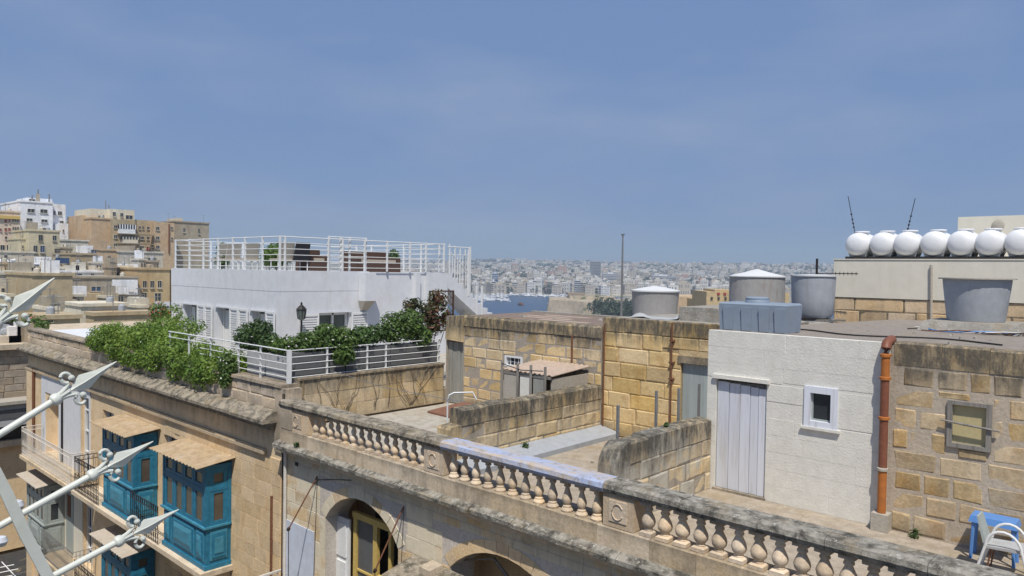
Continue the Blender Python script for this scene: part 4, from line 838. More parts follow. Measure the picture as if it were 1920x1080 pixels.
for i in range(5):
    z = zt-.012-i*(zt-zb-.03)/4
    T('rail', 'white_metal', rl, [(xr+.022, 8.45, z), (xr+.022, 12.74, z)], .011, 6); T('rail', 'white_metal', rl, [(-14.37, yr-.022, z), (-20.52 if i < 2 else -18.6, yr-.022, z)], .011 if i else .016, 6)
gp = 0
for (y0, y1), wh_ in zip(((8.62, 9.9), (9.93, 11.2), (11.23, 12.74)), ('next to the railing corner post', 'in the middle of the three', 'nearest the grey plank door')):
    solo(B('planter_box', 'grey_panel', None, (-14.78, -14.42, y0, y1, -3.1, -1.90)), 'dark grey planter box above the party wall, '+wh_, 'planter', 'dark planter boxes')
for x0, x1 in ((-15.7, -14.85), (-16.6, -15.75)):
    solo(B('planter_box', 'grey_planter', None, (x0, x1, 8.62, 8.98, -3.1, -2.02)), 'light grey planter box facing the street behind the white railing', 'planter', 'light planter boxes')
# plants
def plant(name, label, cat, lumps, n, size, mats, base, seed, flowers=0, group=None, shell=.5):
    rn = random.Random(seed); o = thing(name, label, cat, base, group)
    m = MB(); leaf_cloud(m, lumps, n, size, rn, 0, shell)
    if flowers: m.cm = 1; leaf_cloud(m, lumps, flowers, size*.55, rn, 0, .95)
    m.build('foliage', mats, o, leaf=True); m = MB(); twigs(m, base, [(l[0]+rn.uniform(-.1, .1), l[1], l[2]) for l in lumps], .02, rn); m.build('stem', 'twig', o); return o
rn = random.Random(80); lumps = []
for i in range(60):
    x = -26.2+i*9.0/59; y = rn.uniform(8.3, 9.4); lumps.append((x+rn.uniform(-.2, .2), y, -2.36+rn.uniform(-.12, .14)-(.0 if x < -20.5 else .22), .5+.15*rn.random(), .5, .28+.2*rn.random()))
for i in range(30):
    x = -25.6+i*8.2/29; lumps.append((x+rn.uniform(-.2, .2), 8.10, -2.48-rn.uniform(-.12, .34)*(1 if x > -24 else .3), .36, .2, .26))
lumps += [(-23.9, 9.6, -1.95, .7, .6, .35), (-22.6, 9.7, -1.9, .8, .6, .35), (-25.0, 9.5, -2.1, .7, .5, .3), (-24.6, 10.2, -1.62, .3, .3, .35)]
plant('hedge', 'bright green flowering hedge tumbling over the stone parapet', 'hedge', lumps, 42000, .05, ['leaf_bright', 'flower'], (-22, 8.9, -3.1), 81, 260)
plant('trailing_plant', 'small leafy plant hanging in front of the white railing at the end of the hedge', 'plant', [(-16.75, 8.2, -2.35, .33, .22, .3), (-16.7, 8.12, -2.65, .22, .14, .24)], 1500, .045, ['leaf_mid', 'flower'], (-16.75, 8.5, -2.53), 82, 40)
for n, (nm, lab, lm, mats, cnt, sz) in enumerate((
    ('shrub', 'dark green shrub behind the street side railing beside the hedge', [(-17.0, 8.95, -1.75, .55, .4, .38), (-16.5, 8.9, -1.55, .35, .3, .3), (-16.1, 8.9, -1.85, .45, .3, .28)], ['leaf_dark', 'flower'], 2600, .055),
    ('shrub', 'pale flowering shrub at the corner of the white railing', [(-15.0, 8.8, -1.78, .35, .3, .22), (-14.6, 9.0, -1.68, .3, .3, .26), (-15.5, 8.85, -1.85, .3, .25, .16)], ['leaf_mid', 'flower'], 1500, .05),
    ('shrub', 'broad leafy shrub spilling over the dark planter', [(-14.6, 9.5, -1.62, .34, .42, .34), (-14.55, 9.95, -1.68, .35, .35, .3), (-14.25, 9.75, -1.98, .2, .3, .25)], ['leaf_mid', 'flower'], 3000, .052),
    ('shrub', 'mid green shrub in the middle of the dark planters', [(-14.6, 10.5, -1.65, .32, .4, .26), (-14.65, 10.9, -1.62, .3, .32, .24)], ['leaf_dark', 'flower'], 1800, .05),
    ('shrub', 'tall leafy shrub with white blossom near the plank door', [(-14.6, 11.45, -1.5, .36, .42, .42), (-14.6, 11.95, -1.42, .38, .4, .42), (-14.5, 12.25, -1.75, .3, .3, .3)], ['leaf_mid', 'flower'], 3400, .052))):
    plant(nm, lab, 'shrub', lm, cnt, sz, mats, (lm[0][0], lm[0][1], -2.6), 90+n, 40)
plant('red_shrub', 'red-leaved shrub climbing the dark trellis above the plank door', 'shrub', [(-15.0, 12.9, -1.15, .3, .35, .35), (-15.0, 13.25, -.85, .25, .3, .32), (-15.1, 12.45, -.95, .25, .25, .2), (-15.0, 13.1, -1.5, .3, .35, .3), (-14.9, 13.5, -1.3, .2, .22, .25)], 1500, .06, ['leaf_red', 'leaf_dark'], (-15, 13, -3.1), 99, 500, shell=.3)
plant('flower_pot_plant', 'small red flowering plant beside the banner at the far end of the hedge', 'plant', [(-27.6, 10.9, -1.75, .35, .35, .45)], 500, .06, ['leaf_mid', 'flower_red'], (-27.6, 10.9, -3.1), 98, 160)
tr = thing('trellis', 'dark wooden trellis panel behind the red-leaved shrub', 'trellis', (-15.6, 13.7, -3.1)); a, b = PX(806, 545, -15.6), PX(850, 547, -15.6)
for y in (a.y, b.y): B('post', 'wicker', tr, (-15.62, -15.58, y-.02, y+.02, -3.1, a.z))
for z in (a.z-.04, -1.75): B('frame_bar', 'wicker', tr, (-15.615, -15.585, a.y+.02, b.y-.02, z, z+.04))
m = MB(); W, H = b.y-a.y, a.z+1.71
for i in range(-6, 7):
    for sg in (1, -1):
        pts = [];
        for k_ in range(21):
            q = k_/20; y = a.y+q*W; z = a.z-.03-(H*(.5+i*.17)+sg*(q-.5)*W)
            if -1.73 < z < a.z-.03: pts.append((-15.60+sg*.006, y, z))
        if len(pts) > 1: m.tube([pts[0], pts[-1]], .007, 4)
m.build('lattice', 'wicker', tr)

# ------------------------------------------------------------------ white house on the terrace
hx, hy = -20.3, 11.5
wh = thing('white_house', 'white flat-roofed house with louvred shutters and railed roof terrace', 'building', (-24, 15, -3.1))
LW = [(-26.86, -25.70, -3.1, -1.40), (-24.26, -23.3, -3.1, -1.40), (-21.88, -20.94, -3.1, -1.40)]
m = MB(); slab(m, '-y', hy, hy+.35, -27.95, hx, -3.1, -.13, LW); slab(m, '+x', hx, hx-.35, hy+.35, 14.85, -3.1, -.13, [(12.94, 14.1, -2.55, -1.45)])
m.box(-27.95, -27.6, hy+.35, 18.4, -3.1, -.13); m.box(-27.6, hx-.12, 18.05, 18.4, -3.1, -.13); m.box(hx-.47, hx-.12, 14.85, 18.05, -3.1, -.13); m.build('wall', 'white_house', wh)
B('roof', 'white_house', wh, (-27.6, hx-.35, hy+.35, 18.05, -.45, -.20)); B('wall_band', 'white_house', wh, (-27.97, hx+.006, hy-.006, hy-.001, -.75, -.11), (hx+.0005, hx+.006, hy-.001, 14.85, -.75, -.11), (-27.97, hx, hy, hy+.3, -.129, -.11))
B('chimney_box', 'white_house', wh, (hx+.021, hx+.42, 14.42, 14.83, -1.08, -.16)); MB().hexa([(hx+.03, 14.5, -1.4), (hx+.1, 14.5, -1.4), (hx+.1, 14.75, -1.4), (hx+.03, 14.75, -1.4)], [(hx+.021, 14.42, -1.081), (hx+.41, 14.42, -1.081), (hx+.41, 14.83, -1.081), (hx+.021, 14.83, -1.081)]).build('chimney_flue', 'cement', wh)
B('pilaster', 'white_house', wh, (hx-.119, hx+.06, 16.85, 17.05, -3.1, -.14), (hx-.119, hx+.03, 17.4, 18.38, -3.1, -.14))
def louvre(par, face, c, u0, u1, z0, z1):
    m = MB(); 
    def bx(a0, a1, b0, b1, d0, d1):
        if face == '-y': m.box(a0, a1, c-d1, c-d0, b0, b1)
        else: m.box(c+d0, c+d1, a0, a1, b0, b1)
    bx(u0, u0+.05, z0, z1, .015, .06); bx(u1-.05, u1, z0, z1, .015, .06); bx(u0+.05, u1-.05, z1-.06, z1, .015, .06); bx(u0+.05, u1-.05, z0, z0+.06, .015, .06)
    n = int((z1-z0-.12)/.075)
    for i in range(n): bx(u0+.05, u1-.05, z0+.06+i*.075, z0+.06+i*.075+.05, .02, .034+.008*(i % 2))
    return m.build('shutter', 'white_wood', par)
for h in LW:
    g = B('window', 'glass_green', wh, (h[0]+.04, h[1]-.04, hy+.28, hy+.30, h[2], h[3]-.03)); mm_ = (h[0]+h[1])/2
    B('window_frame', 'white_wood', g, *[(x, x+.06, hy+.2, hy+.27, h[2], h[3]-.02) for x in (h[0]+.02, mm_-.03, h[1]-.08)])
    B('window_lintel', 'white_house', g, (h[0]-.05, h[1]+.05, hy-.07, hy-.021, h[3], h[3]+.05)); B('curtain', 'white_wood', g, (h[0]+.1, h[0]+.38, hy+.24, hy+.26, h[2], h[3]-.1))
for a, b in ((-27.55, -27.0), (-25.62, -25.08), (-25.04, -24.5), (-23.22, -22.66), (-22.62, -22.05), (-20.88, -20.36)): louvre(wh, '-y', hy-.022, a, b, -3.05, -1.36)
for a, b in ((12.25, 12.9), (14.14, 14.78)): louvre(wh, '+x', hx+.021, a, b, -2.6, -1.46)
g = B('window', 'glass_green', wh, (hx-.22, hx-.2, 12.95, 14.09, -2.54, -1.46)); B('window_frame', 'white_wood', g, *[(hx-.19, hx-.12, y, y+.06, -2.54, -1.47) for y in (12.95, 13.5, 14.02)], (hx-.19, hx-.12, 13.01, 14.02, -1.53, -1.47)); B('window_lintel', 'white_house', g, (hx+.0205, hx+.06, 12.9, 14.14, -1.45, -1.41))
T('downpipe', 'iron', wh, [(hx-.1, hy-.045, -1.55), (hx-.1, hy-.045, -3.1)], .022, 6); T('black_cable', 'iron', wh, [(-27.99, hy-.03, -.2), (-27.98, hy-.03, -1.2), (-27.9, hy-.03, -3.1)], .02, 5)
# lantern on a post beside the house
p = PX(565, 610, -19.9); ln = thing('post_lantern', 'black iron lantern with glass panes beside the white house', 'lantern', (p.x, p.y, -3.1))
T('pole', 'iron', ln, [(p.x, p.y, -3.1), (p.x, p.y, -1.62)], .03, 8); MB().lathe([(.05, -1.62), (.10, -1.58), (.14, -1.32), (.13, -1.30)], (p.x, p.y, 0), 8).build('glass_body', 'glass_green', ln)
m = MB(); m.lathe([(.16, -1.30), (.15, -1.27), (.07, -1.18), (.03, -1.15), (.035, -1.10), (.005, -1.05)], (p.x, p.y, 0), 8)
for k_ in range(8): q = 2*math.pi*(k_+.5)/8; m.tube([(p.x+math.cos(q)*.105, p.y+math.sin(q)*.105, -1.58), (p.x+math.cos(q)*.145, p.y+math.sin(q)*.145, -1.31)], .011, 4)
m.build('lantern_frame', 'iron', ln)
# roof railing of the white house
rr = thing('roof_railing', 'white horizontal bar railing round the roof of the white house', 'railing', (-24, 14, -.11)); ztop = .95; zb0 = -.108
def railrun(par, a, b, posts, zt=ztop, z0=zb0, nr=6, off=0):
    a, b = Vector(a), Vector(b)
    for q in posts: p = a.lerp(b, q); B('post', 'white_metal', par, (p.x-.026, p.x+.026, p.y-.026, p.y+.026, z0, zt))
    for i in range(nr):
        z = zt-.03-i*(zt-z0-.14)/(nr-1); T('rail', 'white_metal', par, [(a.x, a.y, z), (b.x, b.y, z)], .019 if i == 0 else .013, 6)
railrun(rr, (-27.85, hy+.1, 0), (hx-.06, hy+.1, 0), [0, .16, .31, .46, .60, .71, .86, 1])
railrun(rr, (hx-.04, hy+.12, 0), (hx-.04, 18.3, 0), [.02, .25, .33, .46, .60, .75, .86, .99])
railrun(rr, (-27.85, 18.2, 0), (hx-.1, 18.2, 0), [0, .14, .28, .42, .56, .7, .84, .98])
railrun(rr, (-27.85, hy+.14, 0), (-27.85, 18.15, 0), [.2, .4, .6, .8])
gt = thing('roof_gate', 'taller white gate frame standing in the roof railing', 'gate', (hx-.1, 14.1, -.1))
railrun(gt, (hx-.1, 13.35, 0), (hx-.1, 14.78, 0), [0, .3, .55, 1], 1.02, -.108, 7)
# stair at the far end
stt = thing('roof_stair', 'white concrete stair with stepped railing at the end of the white house', 'stair', (hx-.6, 19, -3.1)); ny = 10; y0 = 18.42; zt0 = -.16
poly = [(y0, zt0)]
for i in range(ny): poly += [(y0+(i+1)*.27, zt0-i*.19), (y0+(i+1)*.27, zt0-(i+1)*.19)]
poly += [(y0+ny*.27, zt0-ny*.19-.35), (y0, zt0-.5)]
m = MB()
for i in range(ny): a0, a1 = y0+i*.27, y0+(i+1)*.27; m.hexa([(hx-1.1, a0, zt0-.5-i*.185), (hx-.05, a0, zt0-.5-i*.185), (hx-.05, a1, zt0-.5-(i+1)*.185), (hx-1.1, a1, zt0-.5-(i+1)*.185)], [(hx-1.1, a0, zt0-i*.19), (hx-.05, a0, zt0-i*.19), (hx-.05, a1, zt0-i*.19), (hx-1.1, a1, zt0-i*.19)])
m.build('flight', 'white_house', stt); B('support_wall', 'white_house', stt, (hx-1.0, hx-.2, y0+ny*.27-.6, y0+ny*.27-.35, -3.1, zt0-1.95))
for i in range(5):
    y = y0+.1+i*.27; B('post', 'white_metal', stt, (hx-.08, hx-.045, y, y+.035, zt0-i*.19, ztop-.05 if i > 3 else .95-i*.06))
B('post', 'white_metal', stt, (hx-.09, hx-.03, 19.5, 19.56, -1.0, .86)); T('rail', 'white_metal', stt, [(hx-.06, 18.45, .84), (hx-.06, 19.55, .84)], .02, 6); T('rail', 'white_metal', stt, [(hx-.06, 18.45, .55), (hx-.06, 19.55, .55)], .014, 6); T('rail', 'white_metal', stt, [(hx-.06, 18.6, .62), (hx-.06, 19.52, -.1)], .022, 6)
for i in range(8): B('baluster', 'white_metal', stt, (hx-.075, hx-.05, 18.55+i*.13, 18.575+i*.13, zt0-((18.55+i*.13-y0)//.27)*.19, .55))
for y in (19.95, 20.25): B('landing_post', 'white_metal', stt, (hx-.1, hx-.04, y, y+.06, -3.1, -.62))
B('landing_wall', 'cream', stt, (hx-.6, hx-.45, 19.75, 20.38, -3.1, -1.25))
# roof terrace furniture
zR = -.198
def sofa(x0, x1, y0, y1, label, group=None):
    s_ = thing('sofa', label, 'sofa', ((x0+x1)/2, (y0+y1)/2, zR), group)
    B('base', 'wicker', s_, (x0, x1, y0, y1, zR, zR+.38)); B('backrest', 'wicker', s_, (x0, x0+.2, y0, y1, zR+.381, zR+.78)); B('armrest', 'wicker', s_, (x0+.201, x1, y0, y0+.18, zR+.381, zR+.6)); B('armrest', 'wicker', s_, (x0+.201, x1, y1-.18, y1, zR+.381, zR+.6)); B('cushion', 'beige_fabric', s_, (x0+.21, x1-.03, y0+.19, y1-.19, zR+.382, zR+.5))
sofa(-21.9, -21.1, 13.05, 13.85, 'brown wicker armchair beside the white gate frame on the roof'); sofa(-22.1, -21.2, 15.0, 16.9, 'long brown wicker sofa behind the roof railing')
def roof_chair(x, y, mat, label):
    c = thing('roof_chair', label, 'chair', (x, y, zR)); B('seat', mat, c, (x-.25, x+.27, y-.27, y+.27, zR+.38, zR+.46)); MB().hexa([(x+.2, y-.27, zR+.46), (x+.26, y-.27, zR+.46), (x+.26, y+.27, zR+.46), (x+.2, y+.27, zR+.46)], [(x+.34, y-.25, zR+.98), (x+.39, y-.25, zR+.98), (x+.39, y+.25, zR+.98), (x+.34, y+.25, zR+.98)]).build('backrest', mat, c)
    for a in (-.22, .22):
        for b in (-.24, .24): T('leg', 'white_metal', c, [(x+a, y+b, zR), (x+a, y+b, zR+.38)], .018, 6)
roof_chair(-21.4, 12.25, 'beige_fabric', 'beige high-backed chair behind the railing near the house corner'); roof_chair(-21.3, 12.75, 'black_fabric', 'black high-backed chair between the beige chair and the wicker armchair')
for n, (x, y) in enumerate(((-25.2, 12.4), (-26.3, 12.6), (-23.9, 12.4))): roof_chair(x, y, 'beige_fabric', ('beige chair beside the low white table on the roof', 'beige chair beside the small dark conifer on the roof', 'beige chair before the rounded green bush on the roof')[n])
tb = thing('roof_table', 'low white table between the chairs on the roof', 'table', (-24.6, 12.3, zR)); B('top', 'white_wood', tb, (-25.0, -24.3, 12.75, 13.4, zR+.42, zR+.46))
for a in (-24.95, -24.35):
    for b in (12.8, 13.35): T('leg', 'white_metal', tb, [(a, b, zR), (a, b, zR+.42)], .02, 6)
plant('potted_bush', 'rounded green bush growing on the roof of the white house', 'bush', [(-23.5, 13.4, .45, .55, .55, .42), (-23.2, 13.0, .35, .4, .4, .35), (-23.9, 13.3, .3, .4, .4, .4)], 2600, .06, ['leaf_mid', 'leaf_dark'], (-23.5, 13.3, zR), 110, 200)
plant('potted_bush', 'small dark conifer in the corner of the roof terrace', 'bush', [(-26.2, 12.6, .55, .22, .22, .35), (-26.2, 12.6, .2, .28, .28, .35)], 900, .05, ['leaf_dark', 'leaf_dark'], (-26.2, 12.6, zR), 111)
plant('potted_bush', 'small dark bush near the stair end of the roof', 'bush', [(-22.0, 17.2, .4, .25, .25, .35)], 600, .05, ['leaf_dark', 'leaf_dark'], (-22, 17.2, zR), 112)

# ================================================================== LEFT BACKGROUND TOWN (faces towards +x, distances from storey heights)
def flatwall(name, col, var=.16, dirt=.55):
    t = NT(name); p = t.pos(); col = tuple(x*1.08 for x in col)
    c = t.n('ShaderNodeHueSaturation', {'Value': t.rng(t.noise(p, .9, 5, .65), .3, .7, 1-var, 1+var), 'Color': (*col, 1)}).outputs[0]
    c = t.mix(t.rng(t.noise(t.map(p, (.7, .7, .16)), 1.0, 6, .65), .5, .75, 0, dirt), c, tuple(x*.48 for x in col))
    c = t.mix(t.rng(t.noise(p, .16, 4), .5, .68, 0, .45), c, (col[0]*.95, col[1]*.78, col[2]*.6))
    t.bsdf(c, .92, 0, t.bump(t.noise(p, 3, 4), .4, .08), .1)
for nm, col in (('bw_white', (.70, .72, .76)), ('bw_pink', (.62, .52, .42)), ('bw_yellow', (.50, .45, .32)), ('bw_tan', (.47, .355, .235)), ('bw_cream', (.60, .56, .46)), ('bw_grey', (.34, .30, .235)), ('bw_stone', (.41, .335, .22)), ('bw_ochre', (.45, .35, .205)), ('bw_pale', (.52, .49, .42)), ('bw_brown', (.27, .225, .165))): flatwall(nm, col)
paint('red_wood', (.30, .03, .03), .6, .1, .2, (.15, .05, .04), 1)
WINM = {}
def win_mesh(kind):
    if kind not in WINM:
        m = MB(); slab(m, '+x', 0, .16, -.5, .5, -.5, .5, [(-.45, .45, -.45, .45)]); m.cm = 1; m.box(.02, .05, -.47, .47, -.47, .47); m.cm = 0; m.box(.05, .1, -.025, .025, -.45, .45); m.box(-.0, .3, -.56, .56, -.58, -.505)
        WINM[kind] = m.data('window', kind, False)
    return WINM[kind]
K1, K2, K3, K4 = ('bw_pale', 'glass_dark'), ('bw_pale', 'red_wood'), ('bw_pale', 'glass_blue'), ('bw_brown', 'glass_dark')
def bld(label, c, pl, pr, pt, dep, mat, wins=(), zb=None, roofbits=0, kind=K1, name='town_house', par=None, cornice=True):
    a, b = PX(pl, pt, c), PX(pr, pt, c); zt = (a.z+b.z)/2; s, w = sw(c-dep/2, (a.y+b.y)/2); zg = (terrain_z(s, w)-1) if zb is None else zb
    if zg > zt-4: zg = zt-8
    o = par or thing(name, label, 'building', (c, (a.y+b.y)/2, zg), None)
    B('wall', mat, o, (c-dep, c, a.y, b.y, zg, zt))
    if cornice and not par: B('parapet', mat, o, (c-dep-.1, c+.25, a.y-.2, b.y+.2, zt, zt+.45))
    for wn_ in wins:
        k_ = kind
        if len(wn_) > 4: k_ = wn_[4]
        p, q = PX(wn_[0], wn_[1], c), PX(wn_[2], wn_[3], c); me = win_mesh(k_); ob_ = bpy.data.objects.new('window', me); COL.objects.link(ob_); ob_.parent = o
        off = WL[o]; ob_.location = (c-off[0], (p.y+q.y)/2-off[1], (p.z+q.z)/2-off[2]); ob_.scale = (1, abs(q.y-p.y), abs(p.z-q.z))
    rn = random.Random(int(pl*7+pt))
    for i in range(roofbits+2 if not par else 0):
        y = rn.uniform(a.y+.4, b.y-.4); h = rn.uniform(1.2, 3.2); xx = c-rn.uniform(.6, dep*.5)
        T('aerial', 'steel', o, [(xx, y, zt), (xx, y, zt+.45+h)], .05, 4); T('aerial', 'steel', o, [(xx, y-.6, zt+.3+h), (xx, y+.6, zt+.3+h)], .04, 4)
        if rn.random() < .4: r_ = rn.uniform(.35, .6); yy = rn.uniform(a.y+1, b.y-1); MB().lathe([(r_, 0), (r_, 1.1), (.1, 1.3)], (c-rn.uniform(1.5, 3), yy, zt), 10).build('roof_tank', rn.choice(['tank_grey', 'bw_pale', 'bw_grey']), o, True)
    for i in range(roofbits):
        y = rn.uniform(a.y+.5, b.y-1.5); h = rn.uniform(.8, 2.2); B('roof_box', rn.choice(['bw_white', 'bw_pale', 'bw_grey']), o, (c-rn.uniform(3, dep), c-1.2, y, y+rn.uniform(1, 2.5), zt, zt+.45+h))
    return o
o = bld('tall white apartment block with masts on its roof', -262, 37, 99, 380, 22, 'bw_white', [(51, 391, 65, 399), (75, 392, 89, 400), (49, 409, 61, 415), (77, 411, 89, 417), (49, 425, 61, 431), (78, 427, 89, 432)], kind=K1)
bld('', -264, 98.5, 123, 383, 20, 'bw_white', [(100, 395, 104, 403), (108, 396, 116, 404), (112, 414, 119, 419), (115, 429, 121, 435)], par=o)
bld('', -268, 51, 98, 372, 12, 'bw_white', [(54, 373, 66, 379)], zb=10, par=o); bld('', -258, 113, 128, 419, 6, 'bw_white', [(117, 430, 120, 435)], par=o)
for px, t_ in ((71, 355), (92, 364), (60, 366)):
    p = PX(px, t_, -266); T('roof_mast', 'steel', o, [(p.x, p.y, p.z), (p.x, p.y, p.z-5)], .22, 5)
p = PX(71, 360, -266); B('antenna_panel', 'bw_grey', o, (p.x-.3, p.x+.3, p.y-.5, p.y+.5, p.z-3.0, p.z-.6))
o = bld('pinkish hotel building with red shuttered windows', -255, -6, 38, 398, 20, 'bw_pink', [(8, 411, 13, 419, K2), (16, 410, 19, 418, K2), (-1, 428, 3, 434, K2), (8, 427, 13, 435, K2), (15, 427, 20, 434, K2), (9, 443, 13, 449), (0, 459, 9, 470), (12, 459, 22, 470), (25, 459, 31, 470)]+[(x, y, x+3, y+7) for x in (23, 27.5, 32) for y in (409, 425, 442)])
a, b = PX(-6, 400, -254.5), PX(38, 399, -254.5); B('yellow_band', 'yellow_paint', o, (-255, -254.4, a.y, b.y, a.z-1.4, a.z-.5))
bld('yellowish house with square openings before the white apartment block', -225, 54, 112, 434, 16, 'bw_yellow', [(72, 440, 80, 452, K4), (98, 441, 106, 452), (62, 460, 70, 474), (75, 460, 84, 474, K3), (102, 466, 111, 476, K4)], roofbits=1)
bld('low yellowish house wing with blank walls beside the hotel', -228, 38, 56, 449, 12, 'bw_yellow', [(41, 460, 44, 466)]); bld('pale flat-roofed block with cream parapet below the yellowish house', -215, -5, 64, 474, 14, 'bw_cream', [(8, 478, 14, 486), (40, 478, 46, 486)])
bld('dull brown block seen between the white and the beige apartment houses', -300, 128, 158, 420, 20, 'bw_grey', [(132, 437, 150, 441, K4)], roofbits=2); bld('pale low roof with white awning between the apartment houses', -240, 112, 166, 452, 12, 'bw_cream', [(118, 458, 124, 464)])
o = bld('tall beige apartment block with white penthouse and stacked galleries', -246, 171, 209, 411, 18, 'bw_tan', [])
bld('', -252, 154, 172, 404, 14, 'bw_tan', [(165, 415, 168, 445, K4)], par=o); bld('', -248, 170, 208, 392, 15, 'bw_cream', [(184, 404, 187, 409), (192, 403, 195, 409)], zb=15, par=o)
bld('', -245, 208, 254, 412, 16, 'bw_stone', [(213, 422, 220, 428), (213, 440, 220, 447), (213, 456, 220, 463), (232, 461, 246, 470, K3)], par=o); bld('', -246, 207.5, 252, 393, 14, 'bw_cream', [(211, 397, 217, 406), (225, 399, 231, 407), (235, 403, 249, 412)], zb=14, par=o)
g0, g1 = PX(225, 420, -243.2), PX(254, 431, -243.2); B('gallery', 'bw_white', o, (-244.99, -243.2, g0.y, g1.y, g1.z-1.4, g1.z+.1)); B('gallery', 'glass_dark', o, (-244.99, -243.3, g0.y, g1.y, g1.z+.101, g0.z)); 
for i in range(7): y = g0.y+(g1.y-g0.y)*i/6; B('mullion', 'bw_white', o, (-243.29, -243.15, y-.12, y+.12, g1.z+.101, g0.z))
g0, g1 = PX(231, 443, -243.0), PX(259, 450, -243.0); B('gallery', 'bw_cream', o, (-244.99, -243.0, g0.y, g1.y, g1.z-1.2, g1.z)); B('gallery', 'glass_shut', o, (-244.99, -243.1, g0.y, g1.y, g1.z+.001, g0.z))
for i in range(6): y = g0.y+(g1.y-g0.y)*i/5; B('mullion', 'bw_cream', o, (-243.09, -242.95, y-.12, y+.12, g1.z+.002, g0.z))
for py in (437, 455): g0, g1 = PX(225, py, -242.6), PX(290, py+1, -242.6); B('balcony_slab', 'bw_brown', o, (-244.99, -242.6, g0.y, g1.y, g0.z-.3, g0.z))
bld('', -247, 254, 294, 413, 18, 'bw_stone', [(259, 424, 264, 430), (266, 424, 270, 430), (275, 425, 284, 431), (262, 443, 270, 449), (275, 443, 284, 450), (262, 461, 270, 470), (274, 462, 283, 470, K2)], par=o)
bld('', -243.5, 289, 327, 417, 14, 'bw_tan', [(320, 425, 324, 430), (320, 445, 324, 450), (292, 425, 299, 432), (292, 443, 299, 450), (292, 460, 299, 467)], par=o)
p0, p1 = PX(316, 420, -243.4), PX(318, 475, -243.4); B('rusty_pipe', 'rust', o, (-243.49, -243.2, p0.y, p1.y, p1.z, p0.z))
bld('plain grey-brown building with two slit windows right of the beige block', -248, 326, 392, 418, 18, 'bw_grey', [(343, 427, 347, 436), (371, 428, 375, 439)], roofbits=1)
for n, px in enumerate((198, 204)): p = PX(px, 376+n*8, -250); solo(T('roof_mast', 'steel', None, [(p.x, p.y, p.z), (p.x, p.y, PX(px, 393, -250).z)], .15, 5), 'thin phone mast on the white penthouse roof', 'mast', 'masts on the penthouse')
# middle rows
bld('grey white house with two dark garage openings below the beige block', -205, 222, 306, 474, 14, 'bw_pale', [(246, 483, 261, 494, K4), (263, 483, 293, 496, K4)], roofbits=1)
bld('rough stone house with small square window under the beige block', -208, 132, 192, 478, 14, 'bw_stone', [(146, 487, 151, 493, K4), (170, 468, 183, 475, K3), (158, 492, 162, 498)], roofbits=2)
bld('tan house wing with tall dark doorway below the apartment block', -206, 186, 224, 470, 10, 'bw_tan', [(202, 480, 207, 505, K4)])
bld('long white rooftop wall with small dark vents', -186, 124, 259, 511, 12, 'bw_white', [(132, 513, 155, 518, K3), (170, 513, 176, 518), (218, 512, 222, 518), (227, 514, 236, 518)], roofbits=3)
bld('cream stone house with small dark window below the round tanks', -165, 26, 62, 512, 14, 'bw_cream', [(36, 530, 46, 539, K4), (57, 522, 64, 532)], roofbits=1)
bld('pale plain wall of a house by the frame of the town', -158, -12, 26, 515, 14, 'bw_pale', [(2, 540, 8, 550)])
bld('rough yellow stone house with broken side wall', -140, 60, 136, 517, 16, 'bw_stone', [(70, 545, 76, 553, K4)], roofbits=1)
o = bld('long grey stone house with blue windows and gable', -172, 135, 259, 522, 14, 'bw_grey', [(139, 536, 151, 542), (170, 537, 190, 546, K3), (190, 537, 210, 546, K3), (219, 537, 237, 551, K3), (241, 538, 250, 547, K3), (220, 555, 232, 566), (240, 556, 250, 566)])
bld('', -168, 135, 222, 550, 8, 'bw_stone', [], par=o); p0, p1 = PX(210, 524, -171.9), PX(258, 552, -171.9); B('white_front', 'bw_white', o, (-171.99, -171.85, p0.y, p1.y, p1.z, p0.z))
bld('ochre house with tall windows in two rows beside the white house', -174, 258, 330, 506, 14, 'bw_ochre', [(267, 526, 275, 540), (281, 526, 289, 540), (295, 526, 303, 540), (267, 548, 275, 563), (289, 549, 302, 565)])
bld('low cream flat-roofed shed with dark roof edge', -118, 152, 238, 574, 8, 'bw_cream', [(166, 582, 226, 583, K4)]); bld('stone garden wall running behind the hedge', -100, 176, 330, 590, 3, 'bw_stone', []); bld('low stone house with dark terrace behind the ochre house', -135, 236, 282, 575, 8, 'bw_grey', [(244, 580, 275, 586, K4)])
bld('low tan rooftop wall beyond the sheet roof', -90, 78, 150, 598, 6, 'bw_stone', [(90, 601, 100, 604)])
for n, (px, pt, pb, ww) in enumerate(((37, 485, 505, 24), (58, 492, 505, 20), (4, 487, 508, 22))):
    c = PX(px, pb, -185); t_ = PX(px, pt, -185); r_ = ww/2/FPX*215; g = thing('roof_tank', 'blue-grey round water tank on the flat roofs under the hotel', 'tank', (c.x, c.y, c.z), 'round tanks on the town roofs')
    MB().lathe([(r_, -3), (r_*1.02, t_.z-c.z-.4)], c, 18).build('tank_body', 'tank_grey', g, True); MB().lathe([(r_*1.05, t_.z-c.z-.4), (r_*.5, t_.z-c.z), (.1, t_.z-c.z+.2)], c, 18).build('lid', 'tank_lid', g, True)
bld('flat grey roofs carrying round tanks below the hotel', -190, -8, 130, 503, 14, 'bw_pale', [(100, 506, 106, 512), (80, 507, 84, 512)], roofbits=3)
